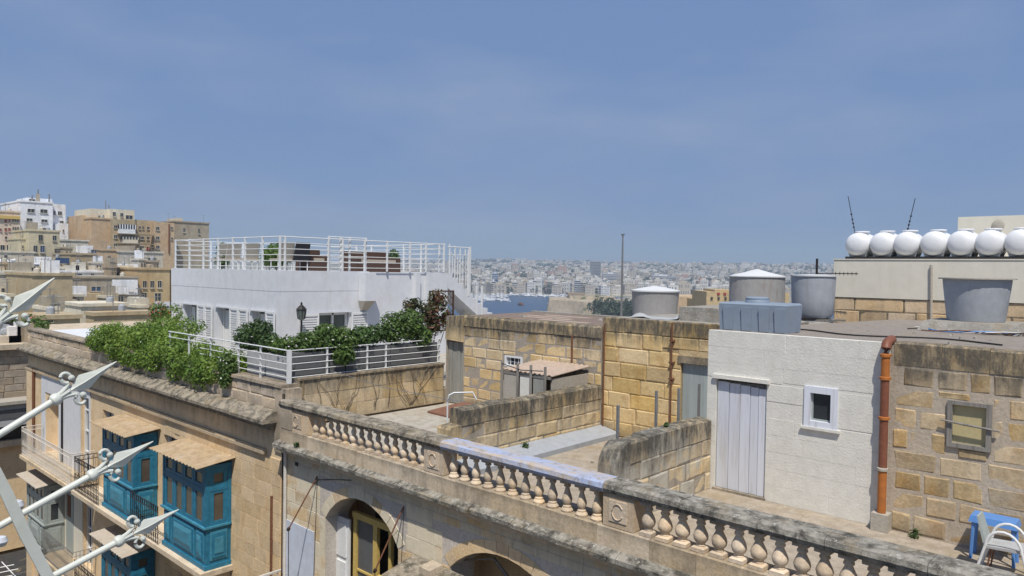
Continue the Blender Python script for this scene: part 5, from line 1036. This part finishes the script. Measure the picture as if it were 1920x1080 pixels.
p0, p1 = PX(104, 483, -196), PX(130, 494, -196); sp = thing('solar_panel', 'blue panel standing on a roof below the yellowish house', 'panel', (-196, p0.y, p1.z)); B('panel_face', 'glass_blue', sp, (-196.1, -195.9, p0.y, p1.y, p1.z, p0.z)); B('panel_legs', 'steel', sp, (-197.2, -196.11, p0.y+.2, p0.y+.5, p1.z-3, p0.z-.3), (-197.2, -196.11, p1.y-.5, p1.y-.2, p1.z-3, p0.z-.3))
rj = random.Random(55)
for n, (px, py, c_) in enumerate(((12, 500, -176), (48, 505, -172), (90, 508, -168), (112, 490, -200), (150, 500, -192), (185, 497, -190), (212, 505, -182), (240, 505, -184), (268, 492, -190), (292, 494, -186), (150, 560, -150), (205, 562, -148), (100, 585, -112), (268, 580, -128), (20, 560, -138), (128, 470, -222))):
    ww = rj.uniform(9, 20); hh = rj.uniform(8, 16); mt_ = rj.choice(['bw_pale', 'bw_stone', 'bw_cream', 'bw_grey', 'bw_tan', 'bw_yellow'])
    o = bld('small '+mt_[3:].replace('pale', 'pale grey')+' coloured roof house wedged among the older town houses', c_, px-ww/2, px+ww/2, py-hh*.3, rj.uniform(4, 9), mt_, [(px-ww*.28, py+hh*.1, px-ww*.08, py+hh*.45, rj.choice([K1, K4])), (px+ww*.1, py+hh*.1, px+ww*.3, py+hh*.45, rj.choice([K1, K4, K3]))], roofbits=rj.choice([0, 1])); o['group'] = mt_[3:]+' roof houses in the town'
# banner with blue script and red band
p0, p1 = PX(290, 566, -60), PX(322, 591, -60); bn = thing('banner', 'white banner with blue writing over a red strip beside the white house', 'banner', (-60, p0.y, p1.z)); zm = p1.z+(p0.z-p1.z)*.3
B('white_sheet', 'white_wood', bn, (-60.05, -60, p0.y, p1.y, zm, p0.z)); B('red_strip', 'red_wood', bn, (-60.05, -60, p0.y+.2, p1.y, p1.z, zm-.003)); W = p1.y-p0.y; H = p0.z-zm
m = MB(); xs_ = [i/40 for i in range(41)]
m.tube([(-59.99, p0.y+W*(.18+.66*q), zm+H*(.45+.16*math.sin(q*30)*(1 if q < .2 else .6))) for q in xs_], .035, 4); m.tube([(-59.99, p0.y+W*.2, zm+H*.35), (-59.99, p0.y+W*.24, zm+H*.9), (-59.99, p0.y+W*.3, zm+H*.6)], .04, 4); m.build('blue_script', 'glass_blue', bn)
T('pole', 'steel', bn, [(-60.1, p0.y+.1, p1.z-9), (-60.1, p0.y+.1, p0.z)], .05, 6); T('pole', 'steel', bn, [(-60.1, p1.y-.1, p1.z-9), (-60.1, p1.y-.1, p0.z)], .05, 6)
# house across the side street
cx = -42.0; p = PX(10, 655, cx)
sh_ = thing('side_street_house', 'grey stone house across the side street with a grey enclosed balcony', 'building', (cx-5, 12, -14))
B('wall', 'stone_facade', sh_, (cx-12, cx, 2, 40, -14, p.z)); B('cornice', 'stone_trim', sh_, (cx-12, cx+.35, 1.9, 40, p.z, p.z+.25)); z1, z2 = PX(10, 752, cx).z, PX(10, 792, cx).z
lay(sh_, '+x', cx+.05, 5.0, 16, z1+.1, p.z-.02, .36, .8, 'stone_parapet', (), .02, .1, 0, .01, ROUGH, 91)
B('grey_balcony', 'grey_planter', sh_, (cx+.001, cx+1.1, 5.0, 12.4, z2, z1)); B('balcony_glass', 'glass_shut', sh_, (cx+1.101, cx+1.13, 5.2, 11.6, z2+.35, z1-.25)); B('balcony_roof', 'cement', sh_, (cx+.001, cx+1.3, 4.8, 12.6, z1+.001, z1+.15)); B('balcony_opening', 'glass_dark', sh_, (cx+1.101, cx+1.12, 11.65, 12.3, z2+.3, z1-.2))
z3 = PX(10, 835, cx).z; B('string_course', 'stone_trim', sh_, (cx, cx+.4, 2, 40, z3, z3+.3)); B('dark_opening', 'glass_dark', sh_, (cx+.01, cx+.03, 5.0, 12.2, z2-.9, z2-.2))
iron_rail(sh_, [(cx+.3, 5), (cx+.3, 13)], z3+.3, z3+1.2, 'iron', .3, False, .02)
c = PX(9, 622, cx-1); dsh = thing('round_speaker', 'round black-rimmed loudspeaker on the roof across the side street', 'speaker', (c.x, c.y, p.z)); T('stand', 'steel', dsh, [(c.x-.3, c.y, p.z+.2), (c.x-.3, c.y, c.z)], .05, 6)
MB().lathe([(.30, -.4), (.50, -.05), (.52, .02), (.45, .05), (.4, -.02)], c, 22, 'x').build('rim', 'rubber', dsh, True); MB().lathe([(.39, .03), (.2, .02), (.16, .08), (.05, .1)], c, 18, 'x').build('cone', 'tank_grey', dsh, True)
for n, (px, py, ww, hh) in enumerate(((28, 640, .5, .8), (38, 636, .35, 1.0), (48, 640, .7, .9), (20, 650, .9, .35))):
    c = PX(px, py, cx-.5); solo(B('roof_box', ('bw_white', 'white_metal', 'bw_grey', 'bw_pale')[n], None, (c.x-.5, c.x, c.y-ww/2, c.y+ww/2, p.z+.25, p.z+.25+hh)), ('white box', 'slim white cabinet', 'grey crate', 'low pale chest')[n]+' on the roof across the side street', 'box')
plant('roof_tree', 'leafy green tree on the roof terrace across the side street', 'tree', [(cx-7, 9.0, -3.5, 1.0, 1.0, .7), (cx-7, 10.6, -3.3, 1.1, 1.0, .7), (cx-7, 12.3, -3.6, 1.0, .9, .6), (cx-7, 7.0, -3.7, .9, .9, .6)], 2600, .12, ['leaf_mid', 'flower_red'], (cx-7, 11, p.z), 120, 40)
# street canopy with net, lower left
ca = thing('street_canopy', 'grey canvas canopy with white net strung over the street', 'canopy', (-24, 5, -14)); z = -12.6
MB().prism([(3.6, z), (5.2, z+.5), (6.9, z), (6.9, z+.04), (5.2, z+.54), (3.6, z+.04)], 'x', -27, -19).build('canvas', 'grey_planter', ca)
for x in (-26.9, -19.1):
    for y in (3.7, 6.8): T('post', 'steel', ca, [(x, y, -14), (x, y, z)], .05, 6)
m = MB()
for i in range(16): x = -33+i*.55; m.tube([(x, 2.6, -11.4), (x+1.2, 7.4, -11.2)], .018, 3)
for i in range(10): y = 2.6+i*.52; m.tube([(-33, y, -11.4), (-24, y, -11.35)], .018, 3)
m.build('net', 'white_metal', ca)
for n, (px, py) in enumerate(((2, 1015), (32, 948))):
    c = PY(px, py, 6.6); solo(MB().lathe([(.02, -.2), (.15, -.15), (.22, 0), (.15, .15), (.02, .2)], c, 14).build('paper_lantern', 'panel_blue', None, True), 'lilac paper ball hanging over the street', 'lantern', 'paper balls over the street')

# ================================================================== FAR TOWN ACROSS THE HARBOUR
rn = random.Random(300)
t = NT('fort_stone'); p = t.pos(); c = t.mix(t.rng(t.noise(p, .09, 6, .7), .38, .62), (.50, .42, .31), (.33, .27, .19)); c = t.mix(t.rng(t.noise(p, .05, 5, .7), .55, .62), c, (.11, .13, .06)); t.bsdf(c, .95, 0, t.bump(t.noise(p, .4, 5), .6, .8), .1)
t = NT('far_wall'); p = t.pos(); oi = t.n('ShaderNodeObjectInfo').outputs['Random']; ri = t.n('ShaderNodeNewGeometry').outputs['Random Per Island']
r1 = t.math('FRACT', t.math('ADD', t.math('MULTIPLY', oi, 5.17), t.math('MULTIPLY', ri, 0.0)))
def ramp(t, r, stops):
    cr = t.n('ShaderNodeValToRGB', {'Fac': r}); e = cr.color_ramp.elements; cr.color_ramp.interpolation = 'CONSTANT'
    while len(e) < len(stops): e.new(.5)
    for i, (q, c) in enumerate(stops): e[i].position = q; e[i].color = (*c, 1)
    return cr.outputs['Color']
FARC = [(0, (.56, .54, .50)), (.3, (.47, .42, .34)), (.45, (.64, .63, .61)), (.62, (.50, .44, .36)), (.75, (.42, .38, .31)), (.87, (.66, .62, .54)), (.95, (.46, .30, .23))]
t.bsdf(ramp(t, r1, FARC), .9, 0, None, .1)
paint('far_window', (.20, .20, .205), .6, .1, .1, (.1, .1, .1), .2, 0)
t = NT('far_wall_stuff'); ri = t.n('ShaderNodeNewGeometry').outputs['Random Per Island']; t.bsdf(ramp(t, ri, FARC), .9, 0, None, .1)
def house_variant(k):
    r = random.Random(k*13+1); m = MB(); W, D, H = 1.0, 1.0, 1.0
    m.box(-.5, .5, -.5, .5, -.5, 1); m.box(-.2+r.uniform(-.2, .2), .1+r.uniform(0, .3), -.3, .2, 1, 1+r.uniform(.12, .28)); m.box(-.52, .52, -.52, .52, 1.0, 1.03)
    m.cm = 1; fl = r.choice([2, 3, 4]); nc = r.choice([3, 4, 5])
    for f in range(fl):
        for c in range(nc):
            if r.random() < .12: continue
            a = -.44+c*.88/nc; b = a+.88/nc*r.uniform(.4, .62); z = (f+.25)/fl; zz = z+.45/fl
            m.box(a, b, -.503, -.5, z, zz); m.box(.5, .503, a, b, z, zz)
    return m.data('far_house', ['far_wall', 'far_window'])
HV = [house_variant(k) for k in range(10)]
cands = []; w = 1222.0; row = 0
while w < 4300:
    s = -.17*w
    while s < .56*w:
        W = rn.uniform(11, 24); s += W+rn.choice([0, 0, 1, 4, 10, 22])
        ww = w+rn.uniform(-9, 9); zg = terrain_z(s, ww); r = s/w
        if zg < SEA+.8: continue
        g = wob(s*2.7+300, ww*2.2)      # green gaps
        if g > .8 and ww > 1300: continue
        H = rn.uniform(7, 13)+(rn.random() < .12)*rn.uniform(4, 10)+(5 if ww < 1300 else 0)
        cands.append((s, ww, zg, W, rn.uniform(10, 18), H))
    w += 27+(w-1222)*.012; row += 1
def vis(c): px = 960+c[0]/c[1]*FPX; return 885 < px < 1565
near = sorted([c for c in cands if vis(c)], key=lambda c: c[1])[:290]; nset = set(id(c) for c in near)
for n, c in enumerate(near):
    o = bpy.data.objects.new('far_house', HV[n % 10]); COL.objects.link(o); x, y = xy(c[0], c[1]); o.location = (x, y, c[2]); o.scale = (c[4], c[3], c[5]); o.rotation_euler = (0, 0, R(rn.choice([-47, -35, -60, -47, 20])+rn.uniform(-8, 8)))
    solo(o, 'pale flat-roofed house in the crowded town across the harbour', 'house', 'houses across the harbour')
m = MB()
for c in cands:
    if id(c) in nset: continue
    x, y = xy(c[0], c[1]); a = R(-47+rn.uniform(-25, 25)); ca_, sa = math.cos(a), math.sin(a)
    def bx(x0, x1, y0, y1, z0, z1):
        q = [(x0, y0), (x1, y0), (x1, y1), (x0, y1)]; q = [(x+u*ca_-v*sa, y+u*sa+v*ca_) for u, v in q]; m.hexa([(u, v, z0) for u, v in q], [(u, v, z1) for u, v in q])
    W, D, H, z = c[4], c[3], c[5], c[2]; m.cm = 0; bx(-W/2, W/2, -D/2, D/2, z-5, z+H)
    if rn.random() < .6: bx(-W*.2, W*.15, -D*.2, D*.2, z+H, z+H+2.6)
    if c[1] < 2600:
        m.cm = 1; fl = max(2, int(H/3.6))
        for f in range(fl):
            zz = z+f*H/fl+1.2
            for i in range(3):
                aa = -.42+i*.3; bx(aa*W, (aa+.17)*W, -D/2-.1, -D/2, zz, zz+1.5); bx(W/2, W/2+.1, aa*D, (aa+.17)*D, zz, zz+1.5)
o = m.build('far_town', ['far_wall_stuff', 'far_window'], leaf=True); tag(o, 'mass of small pale houses covering the distant hills', 'town', kind='stuff')
# trees among the houses
m = MB(); r2 = random.Random(9)
def clump(m, x, y, z, r, h, k=26, ls=.35):
    leaf_cloud(m, [(x+r2.uniform(-.3, .3)*r, y+r2.uniform(-.3, .3)*r, z+h*r2.uniform(.35, .7), r*r2.uniform(.5, .8), r*r2.uniform(.5, .8), h*.5) for _ in range(2)], k, r*ls, r2, 0, .6)
for i in range(7500):
    w = r2.uniform(1215, 4200)**1.0; s = r2.uniform(-.16, .55)*w; z = terrain_z(s, w)
    if z < SEA+.8: continue
    g = wob(s*2.7+300, w*2.2)
    if g > .8 or r2.random() < (.38 if w < 3300 else .75): clump(m, *xy(s, w), z, r2.uniform(7, 15)*(1.0+(w-1200)/3500), r2.uniform(7, 13), 22)
tag(m.build('far_trees', 'leaf_far', leaf=True), 'dark trees scattered between the distant houses', 'trees', kind='stuff')
# landmark blocks
def far_block(label, px0, px1, pt, pb, w, mat, glassy, floors, name='far_block'):
    s0, s1 = (px0-960)/FPX*w, (px1-960)/FPX*w; hz = 507+((px0+px1)/2-960)*.0157; zt = (hz-pt)/FPX*w; zb = terrain_z((s0+s1)/2, w)-2
    c = xy((s0+s1)/2, w+8); o = thing(name, label, 'building', (c[0], c[1], zb)); L = s1-s0; u = Vector((r0.x, r0.y, 0)); f = Vector((f0.x, f0.y, 0)); C0 = Vector((c[0], c[1], 0))
    def ob_box(nm, mt, a0, a1, d0, d1, z0, z1):
        q = [C0+u*a+f*d for a, d in ((a0, d0), (a1, d0), (a1, d1), (a0, d1))]; return MB().hexa([(v.x, v.y, z0) for v in q], [(v.x, v.y, z1) for v in q]).build(nm, mt, o)
    ob_box('core', glassy, -L/2+.3, L/2-.3, -7, 8, zb, zt-.5)
    for i in range(floors+1): z = zt-.6-i*3.4; ob_box('floor_band', mat, -L/2, L/2, -7.6, 8, z-.9, z)
    ob_box('core', mat, -L*.2, L*.15, -2, 4, zt-.6, zt+2.5); return o
far_block('dark glazed tower block with pale floor bands above the far town', 1107, 1126, 490, 530, 1650, 'tank_grey', 'glass_shut', 14); far_block('lower grey slab attached to the dark tower block', 1099, 1112, 508, 533, 1640, 'tank_grey', 'glass_shut', 9)
far_block('long dark office block left of the tower block', 1053, 1091, 519, 531, 1500, 'bw_grey', 'glass_dark', 4); far_block('large white curved apartment block right of the tower block', 1130, 1162, 513, 530, 1560, 'bw_white', 'glass_shut', 5)
far_block('yellow stone waterfront block above the fort', 1079, 1103, 540, 551, 1230, 'bw_ochre', 'glass_shut', 3); far_block('white terraced hotel block right of the mast', 1222, 1268, 517, 530, 1620, 'bw_white', 'glass_shut', 4); far_block('turquoise topped waterfront block', 922, 934, 512, 528, 1420, 'panel_blue', 'glass_blue', 3)
# waterfront row of tall pale blocks
for n, px in enumerate(range(908, 1100, 13)): far_block('tall pale waterfront apartment block behind the marina', px, px+r2.uniform(8, 12), 528+r2.uniform(-4, 5), 548, 1216+r2.uniform(0, 12), ('bw_pale', 'bw_white', 'bw_cream')[n % 3], ('glass_shut', 'glass_dark')[n % 2], 5, 'waterfront_block')['group'] = 'waterfront blocks'
# boats
def hull(m, L, W, H):
    n = 7; vs = []
    for i in range(n):
        q = i/(n-1); x = -L/2+L*q; w_ = W/2*math.sqrt(max(0.01, 1-max(0, (q-.35)/.65)**2)); vs += [(x, -w_, H*(1+.35*q)), (x, -w_*.55, 0), (x, w_*.55, 0), (x, w_, H*(1+.35*q))]
    return m.add(vs, [(i*4+k, i*4+k+1, i*4+5+k, i*4+4+k) for i in range(n-1) for k in range(3)]+[(i*4+3, i*4, i*4+4, i*4+7) for i in range(n-1)]+[(0, 1, 2, 3), (n*4-1, n*4-2, n*4-3, n*4-4)])
def boat_proto(kind):
    m = MB(); hull(m, 13, 4, 1.5)
    if kind: m.hexa([(-4, -1.5, 1.5), (3, -1.2, 1.7), (3, 1.2, 1.7), (-4, 1.5, 1.5)], [(-3.6, -1.3, 3.2), (1.2, -1, 3.2), (1.2, 1, 3.2), (-3.6, 1.3, 3.2)]); m.box(-3, 0, -1, 1, 3.2, 4.3)
    else: m.hexa([(-3, -1.1, 1.5), (2.5, -.8, 1.7), (2.5, .8, 1.7), (-3, 1.1, 1.5)], [(-2.7, -1, 2.3), (1.6, -.6, 2.2), (1.6, .6, 2.2), (-2.7, 1, 2.3)])
    h = m.data('hull', 'white_plastic'); ms = MB().tube([(.6, 0, 1.5), (.6, 0, 17)], .16, 5).tube([(.6, 0, 3.4), (-5, 0, 3.2)], .14, 5).data('mast', 'steel'); return h, ms, kind
BP = [boat_proto(0), boat_proto(1)]
spots = [(r2.uniform(-62, -6), r2.uniform(940, 1185)) for _ in range(110)]+[(r2.uniform(0, 95), r2.uniform(1130, 1195)) for _ in range(42)]+[(r2.uniform(60, 100), r2.uniform(930, 1120)) for _ in range(12)]
for n, (s, w) in enumerate(spots):
    if terrain_z(s, w) > SEA-1: continue
    h, ms, k_ = BP[n % 3 == 0]; x, y = xy(s, w); o = thing('boat', ('white motor yacht with low cabin' if k_ else 'white sailing yacht with bare mast')+' moored in the marina', 'boat', (x, y, SEA-.3), 'motor yachts in the marina' if k_ else 'sailing yachts in the marina')
    o.rotation_euler = (0, 0, R(r2.choice([20, 30, 200, 110])+r2.uniform(-12, 12))); sc = r2.uniform(.7, 1.25); o.scale = (sc, sc, sc)
    for me in ([h] if k_ else [h, ms]): c = bpy.data.objects.new(me.name.split('.')[0], me); COL.objects.link(c); c.parent = o
for lab, s, w, sc, rot in (('large white motor yacht sailing past the fort', 45, 830, 1.9, 150), ('small reddish workboat crossing the open water', 10, 850, 1.0, 160)):
    h = MB(); hull(h, 13, 4, 1.5); h.hexa([(-4, -1.4, 1.5), (3, -1.1, 1.7), (3, 1.1, 1.7), (-4, 1.4, 1.5)], [(-3.4, -1.2, 3.4), (1, -.9, 3.4), (1, .9, 3.4), (-3.4, 1.2, 3.4)]); x, y = xy(s, w); o = thing('boat', lab, 'boat', (x, y, SEA-.3)); c = h.data('hull', 'rust' if 'red' in lab else 'white_plastic'); c = bpy.data.objects.new('hull', c); COL.objects.link(c); c.parent = o; o.scale = (sc,)*3; o.rotation_euler = (0, 0, R(rot))
# island fort: battered bastion with a row of embrasures, upper barracks
ft = thing('island_fort', 'low sandy stone fort with gun openings on the island in the harbour', 'fort', (*xy(70, 740), -46)); u = Vector((r0.x, r0.y, 0)); f = Vector((f0.x, f0.y, 0))
def fpt(s, w, z): return (*xy(s, w), z)
def bastion(nm, pts, zb, zt, bat, mat):
    cx_ = sum(p[0] for p in pts)/len(pts); cy_ = sum(p[1] for p in pts)/len(pts); n = len(pts)
    vs = [fpt(p[0]+(p[0]-cx_)*bat, p[1]+(p[1]-cy_)*bat, zb) for p in pts]+[fpt(*p, zt) for p in pts]
    return MB().add(vs, [tuple(range(n-1, -1, -1)), tuple(range(n, 2*n))]+[(i, (i+1) % n, n+(i+1) % n, n+i) for i in range(n)]).build(nm, mat, ft)
bastion('bastion_wall', [(36, 705), (66, 672), (94, 684), (112, 730), (96, 800), (40, 790)], -46, -27.6, .10, 'fort_stone'); bastion('upper_wall', [(58, 735), (92, 728), (104, 742), (98, 790), (60, 790)], -27.6, -24.8, .02, 'fort_stone')
bastion('barracks', [(58, 760), (76, 760), (76, 790), (58, 790)], -24.5, -22.5, .0, 'bw_brown'); bastion('ravelin', [(100, 655), (122, 655), (132, 700), (108, 720)], -46, -32.5, .12, 'fort_stone')
for i in range(6):
    q = i/6; s, w = 70+q*34, 673.5+q*14; MB().hexa([fpt(s, w-1.2, -31.0), fpt(s+2.6, w+.2-1.2, -31.0), fpt(s+2.6, w+3, -31.0), fpt(s, w+3, -31.0)], [fpt(s, w-.4, -28.9), fpt(s+2.6, w+.2-.4, -28.9), fpt(s+2.6, w+3, -28.9), fpt(s, w+3, -28.9)]).build('embrasure', 'glass_dark', ft)
# trees on the green spur, each its own tree
for n in range(24):
    px = 1130+n*5+r2.uniform(-5, 5); w = r2.uniform(520, 640); s = (px-960)/FPX*w; z = max(terrain_z(s, w), -41+r2.uniform(0, 8))
    lm = [(*xy(s+r2.uniform(-5, 5), w+r2.uniform(-5, 5)), z+r2.uniform(5, 11), r2.uniform(4, 7), r2.uniform(4, 7), r2.uniform(3, 5)) for _ in range(5)]
    o = plant('spur_tree', 'dark green tree on the spur beside the island fort', 'tree', lm, 420, 1.1, ['leaf_far'], (*xy(s, w), z), 400+n, 0, 'trees on the green spur')
for n in range(14):
    px = 1275+n*7+r2.uniform(-3, 3); w = r2.uniform(380, 520); s = (px-960)/FPX*w; z = terrain_z(s, w); z = -34
    lm = [(*xy(s+r2.uniform(-4, 4), w+r2.uniform(-4, 4)), -18+r2.uniform(-8, 0), r2.uniform(3, 5), r2.uniform(3, 5), r2.uniform(3, 4.5)) for _ in range(5)]
    plant('bastion_tree', 'dark pine on the slope behind the ochre bastion', 'tree', lm, 420, .8, ['leaf_far'], (*xy(s, w), z), 440+n, 0, 'pines behind the bastion')
# ochre bastion and ochre house between the round tanks
bs = thing('bastion', 'ochre stone bastion wall seen between the round grey tanks', 'wall', (*xy(75, 300), -30)); hz = 512
def vbox(o, nm, mt, px0, px1, pt, pb, w, d):
    z1, z0 = (512-pt)/FPX*w, (512-pb)/FPX*w; s0, s1 = (px0-960)/FPX*w, (px1-960)/FPX*w; q = [xy(s, ww) for s, ww in ((s0, w), (s1, w), (s1, w+d), (s0, w+d))]
    return MB().hexa([(*p, z0) for p in q], [(*p, z1) for p in q]).build(nm, mt, o)
vbox(bs, 'wall', 'bw_tan', 1262, 1345, 556, 640, 300, 30); vbox(bs, 'wall', 'bw_ochre', 1300, 1345, 560, 640, 290, 9.9)
for i in range(6): vbox(bs, 'buttress', 'bw_tan', 1305+i*7, 1308+i*7, 562, 640, 289, .9)
oh = thing('ochre_house', 'ochre house with reddish square windows between the round tanks', 'building', (*xy(72, 250), -30)); vbox(oh, 'wall', 'bw_ochre', 1325, 1480, 546, 640, 250, 20); vbox(oh, 'upper_wall', 'bw_ochre', 1340, 1378, 542, 545.9, 251, 15)
for i in range(9): vbox(oh, 'window', 'red_wood', 1345+i*12, 1350+i*12, 548, 552, 249.7, .28)
for i in range(9): vbox(oh, 'window', 'glass_dark', 1333+i*13, 1337+i*13, 556, 561, 249.7, .28)
# ------------------------------------------------------------------ loose things on the near roofs and terraces
r3 = random.Random(77)
def rubble(label, grp, n, fx, fy, zf, s0, s1, mat):
    for i in range(n):
        x, y, s = r3.uniform(*fx), r3.uniform(*fy), r3.uniform(s0, s1); z = zf(y)-.003; a = r3.uniform(0, 3)
        q = [(x+math.cos(a+k*1.57+r3.uniform(-.3, .3))*s*r3.uniform(.7, 1.2), y+math.sin(a+k*1.57)*s*r3.uniform(.7, 1.2)) for k in range(4)]
        solo(MB().hexa([(u, v, z) for u, v in q], [(x+(u-x)*.7, y+(v-y)*.7, z+s*r3.uniform(.4, .9)) for u, v in q]).build('loose_stone', mat), label, 'stone', grp)
rubble('small loose stone lying on the brown roof above the tan wall', 'loose stones on the brown roof', 14, (-4.6, -.4), (11.8, 14.5), zr, .02, .06, 'concrete')
rubble('small loose stone lying on the middle terrace floor', 'loose stones on the terrace', 8, (-8.5, -6.4), (9.4, 12.4), lambda y: -3.452, .03, .07, 'stone_trim')
rubble('small loose stone lying on the reddish outbuilding roof', 'loose stones on the reddish roof', 10, (-13.6, -9.6), (13.3, 15.6), lambda y: -1.205, .03, .07, 'concrete')
for i in range(5):
    x, y = r3.uniform(-13.5, -10.5), 13.3+i*.5; solo(MB().hexa([(x, y, -1.206), (x+1.6, y-.1, -1.206), (x+1.6, y+.12, -1.206), (x, y+.2, -1.206)], [(x, y, -1.199), (x+1.6, y-.1, -1.199), (x+1.6, y+.12, -1.199), (x, y+.2, -1.199)]).build('felt_patch', 'pink_roof'), 'pale repair strip laid across the reddish outbuilding roof', 'patch', 'repair strips')
tp = MB(); n = 14
vs = [(-9.0+i*.09, 13.5+j*.09, -.983+.10*max(0, math.sin(i*.55+j*.3))*max(0, math.sin(j*.45+.4))+.004*r3.random()) for j in range(9) for i in range(n)]
tp.add(vs, [(j*n+i, j*n+i+1, (j+1)*n+i+1, (j+1)*n+i) for j in range(8) for i in range(n-1)]); solo(tp.build('tarpaulin', 'grey_planter', None, True), 'crumpled grey tarpaulin lying on the block roof before the round tank', 'tarpaulin')
solo(T('roof_hose', 'rubber', None, [(-5.6+.28*k, 12.6+.35*math.sin(k*.8), zr(12.6+.35*math.sin(k*.8))+.012) for k in range(14)], .013, 5), 'black hose snaking over the brown roof behind the plastic tank', 'hose')
solo(T('washing_line', 'steel', None, [(-14.1, 9.3, -2.3), (-12.0, 9.2, -2.42), (-9.5, 9.1, -2.38)], .006, 4), 'thin washing line stretched over the left terrace', 'line')
for lab, c_, sz, sd2 in (('dry tuft of weed growing at the foot of the tall dividing wall', (-9.05, 10.2, -3.25), .09, 5), ('dry weed growing on the corner of the balustrade cornice', (-13.3, 7.98, -3.62), .06, 6), ('weed growing at the foot of the tan wall', (-2.7, 11.08, -3.5), .08, 7), ('weed tuft growing on top of the low rounded wall', (-5.95, 10.0, -2.36), .05, 8)):
    m = MB(); leaf_cloud(m, [(*c_, sz, sz, sz)], 60, .03, random.Random(sd2), 0, .1); solo(m.build('weed', 'leaf_dark', leaf=True), lab, 'weed')
# ------------------------------------------------------------------ haze: one closed box round the whole place
t = NT('haze_air'); v = t.n('ShaderNodeVolumePrincipled', {'Color': (.72, .85, 1.0), 'Density': .0003, 'Anisotropy': .1}); t.t.links.new(v.outputs[0], t.out.inputs['Volume'])
q = [xy(s, w) for s, w in ((-14000, -400), (14000, -400), (14000, 9500), (-14000, 9500))]
hz_ = MB().hexa([(*p, -62) for p in q], [(*p, 120) for p in q]).build('haze', 'haze_air'); tag(hz_, kind='stuff')
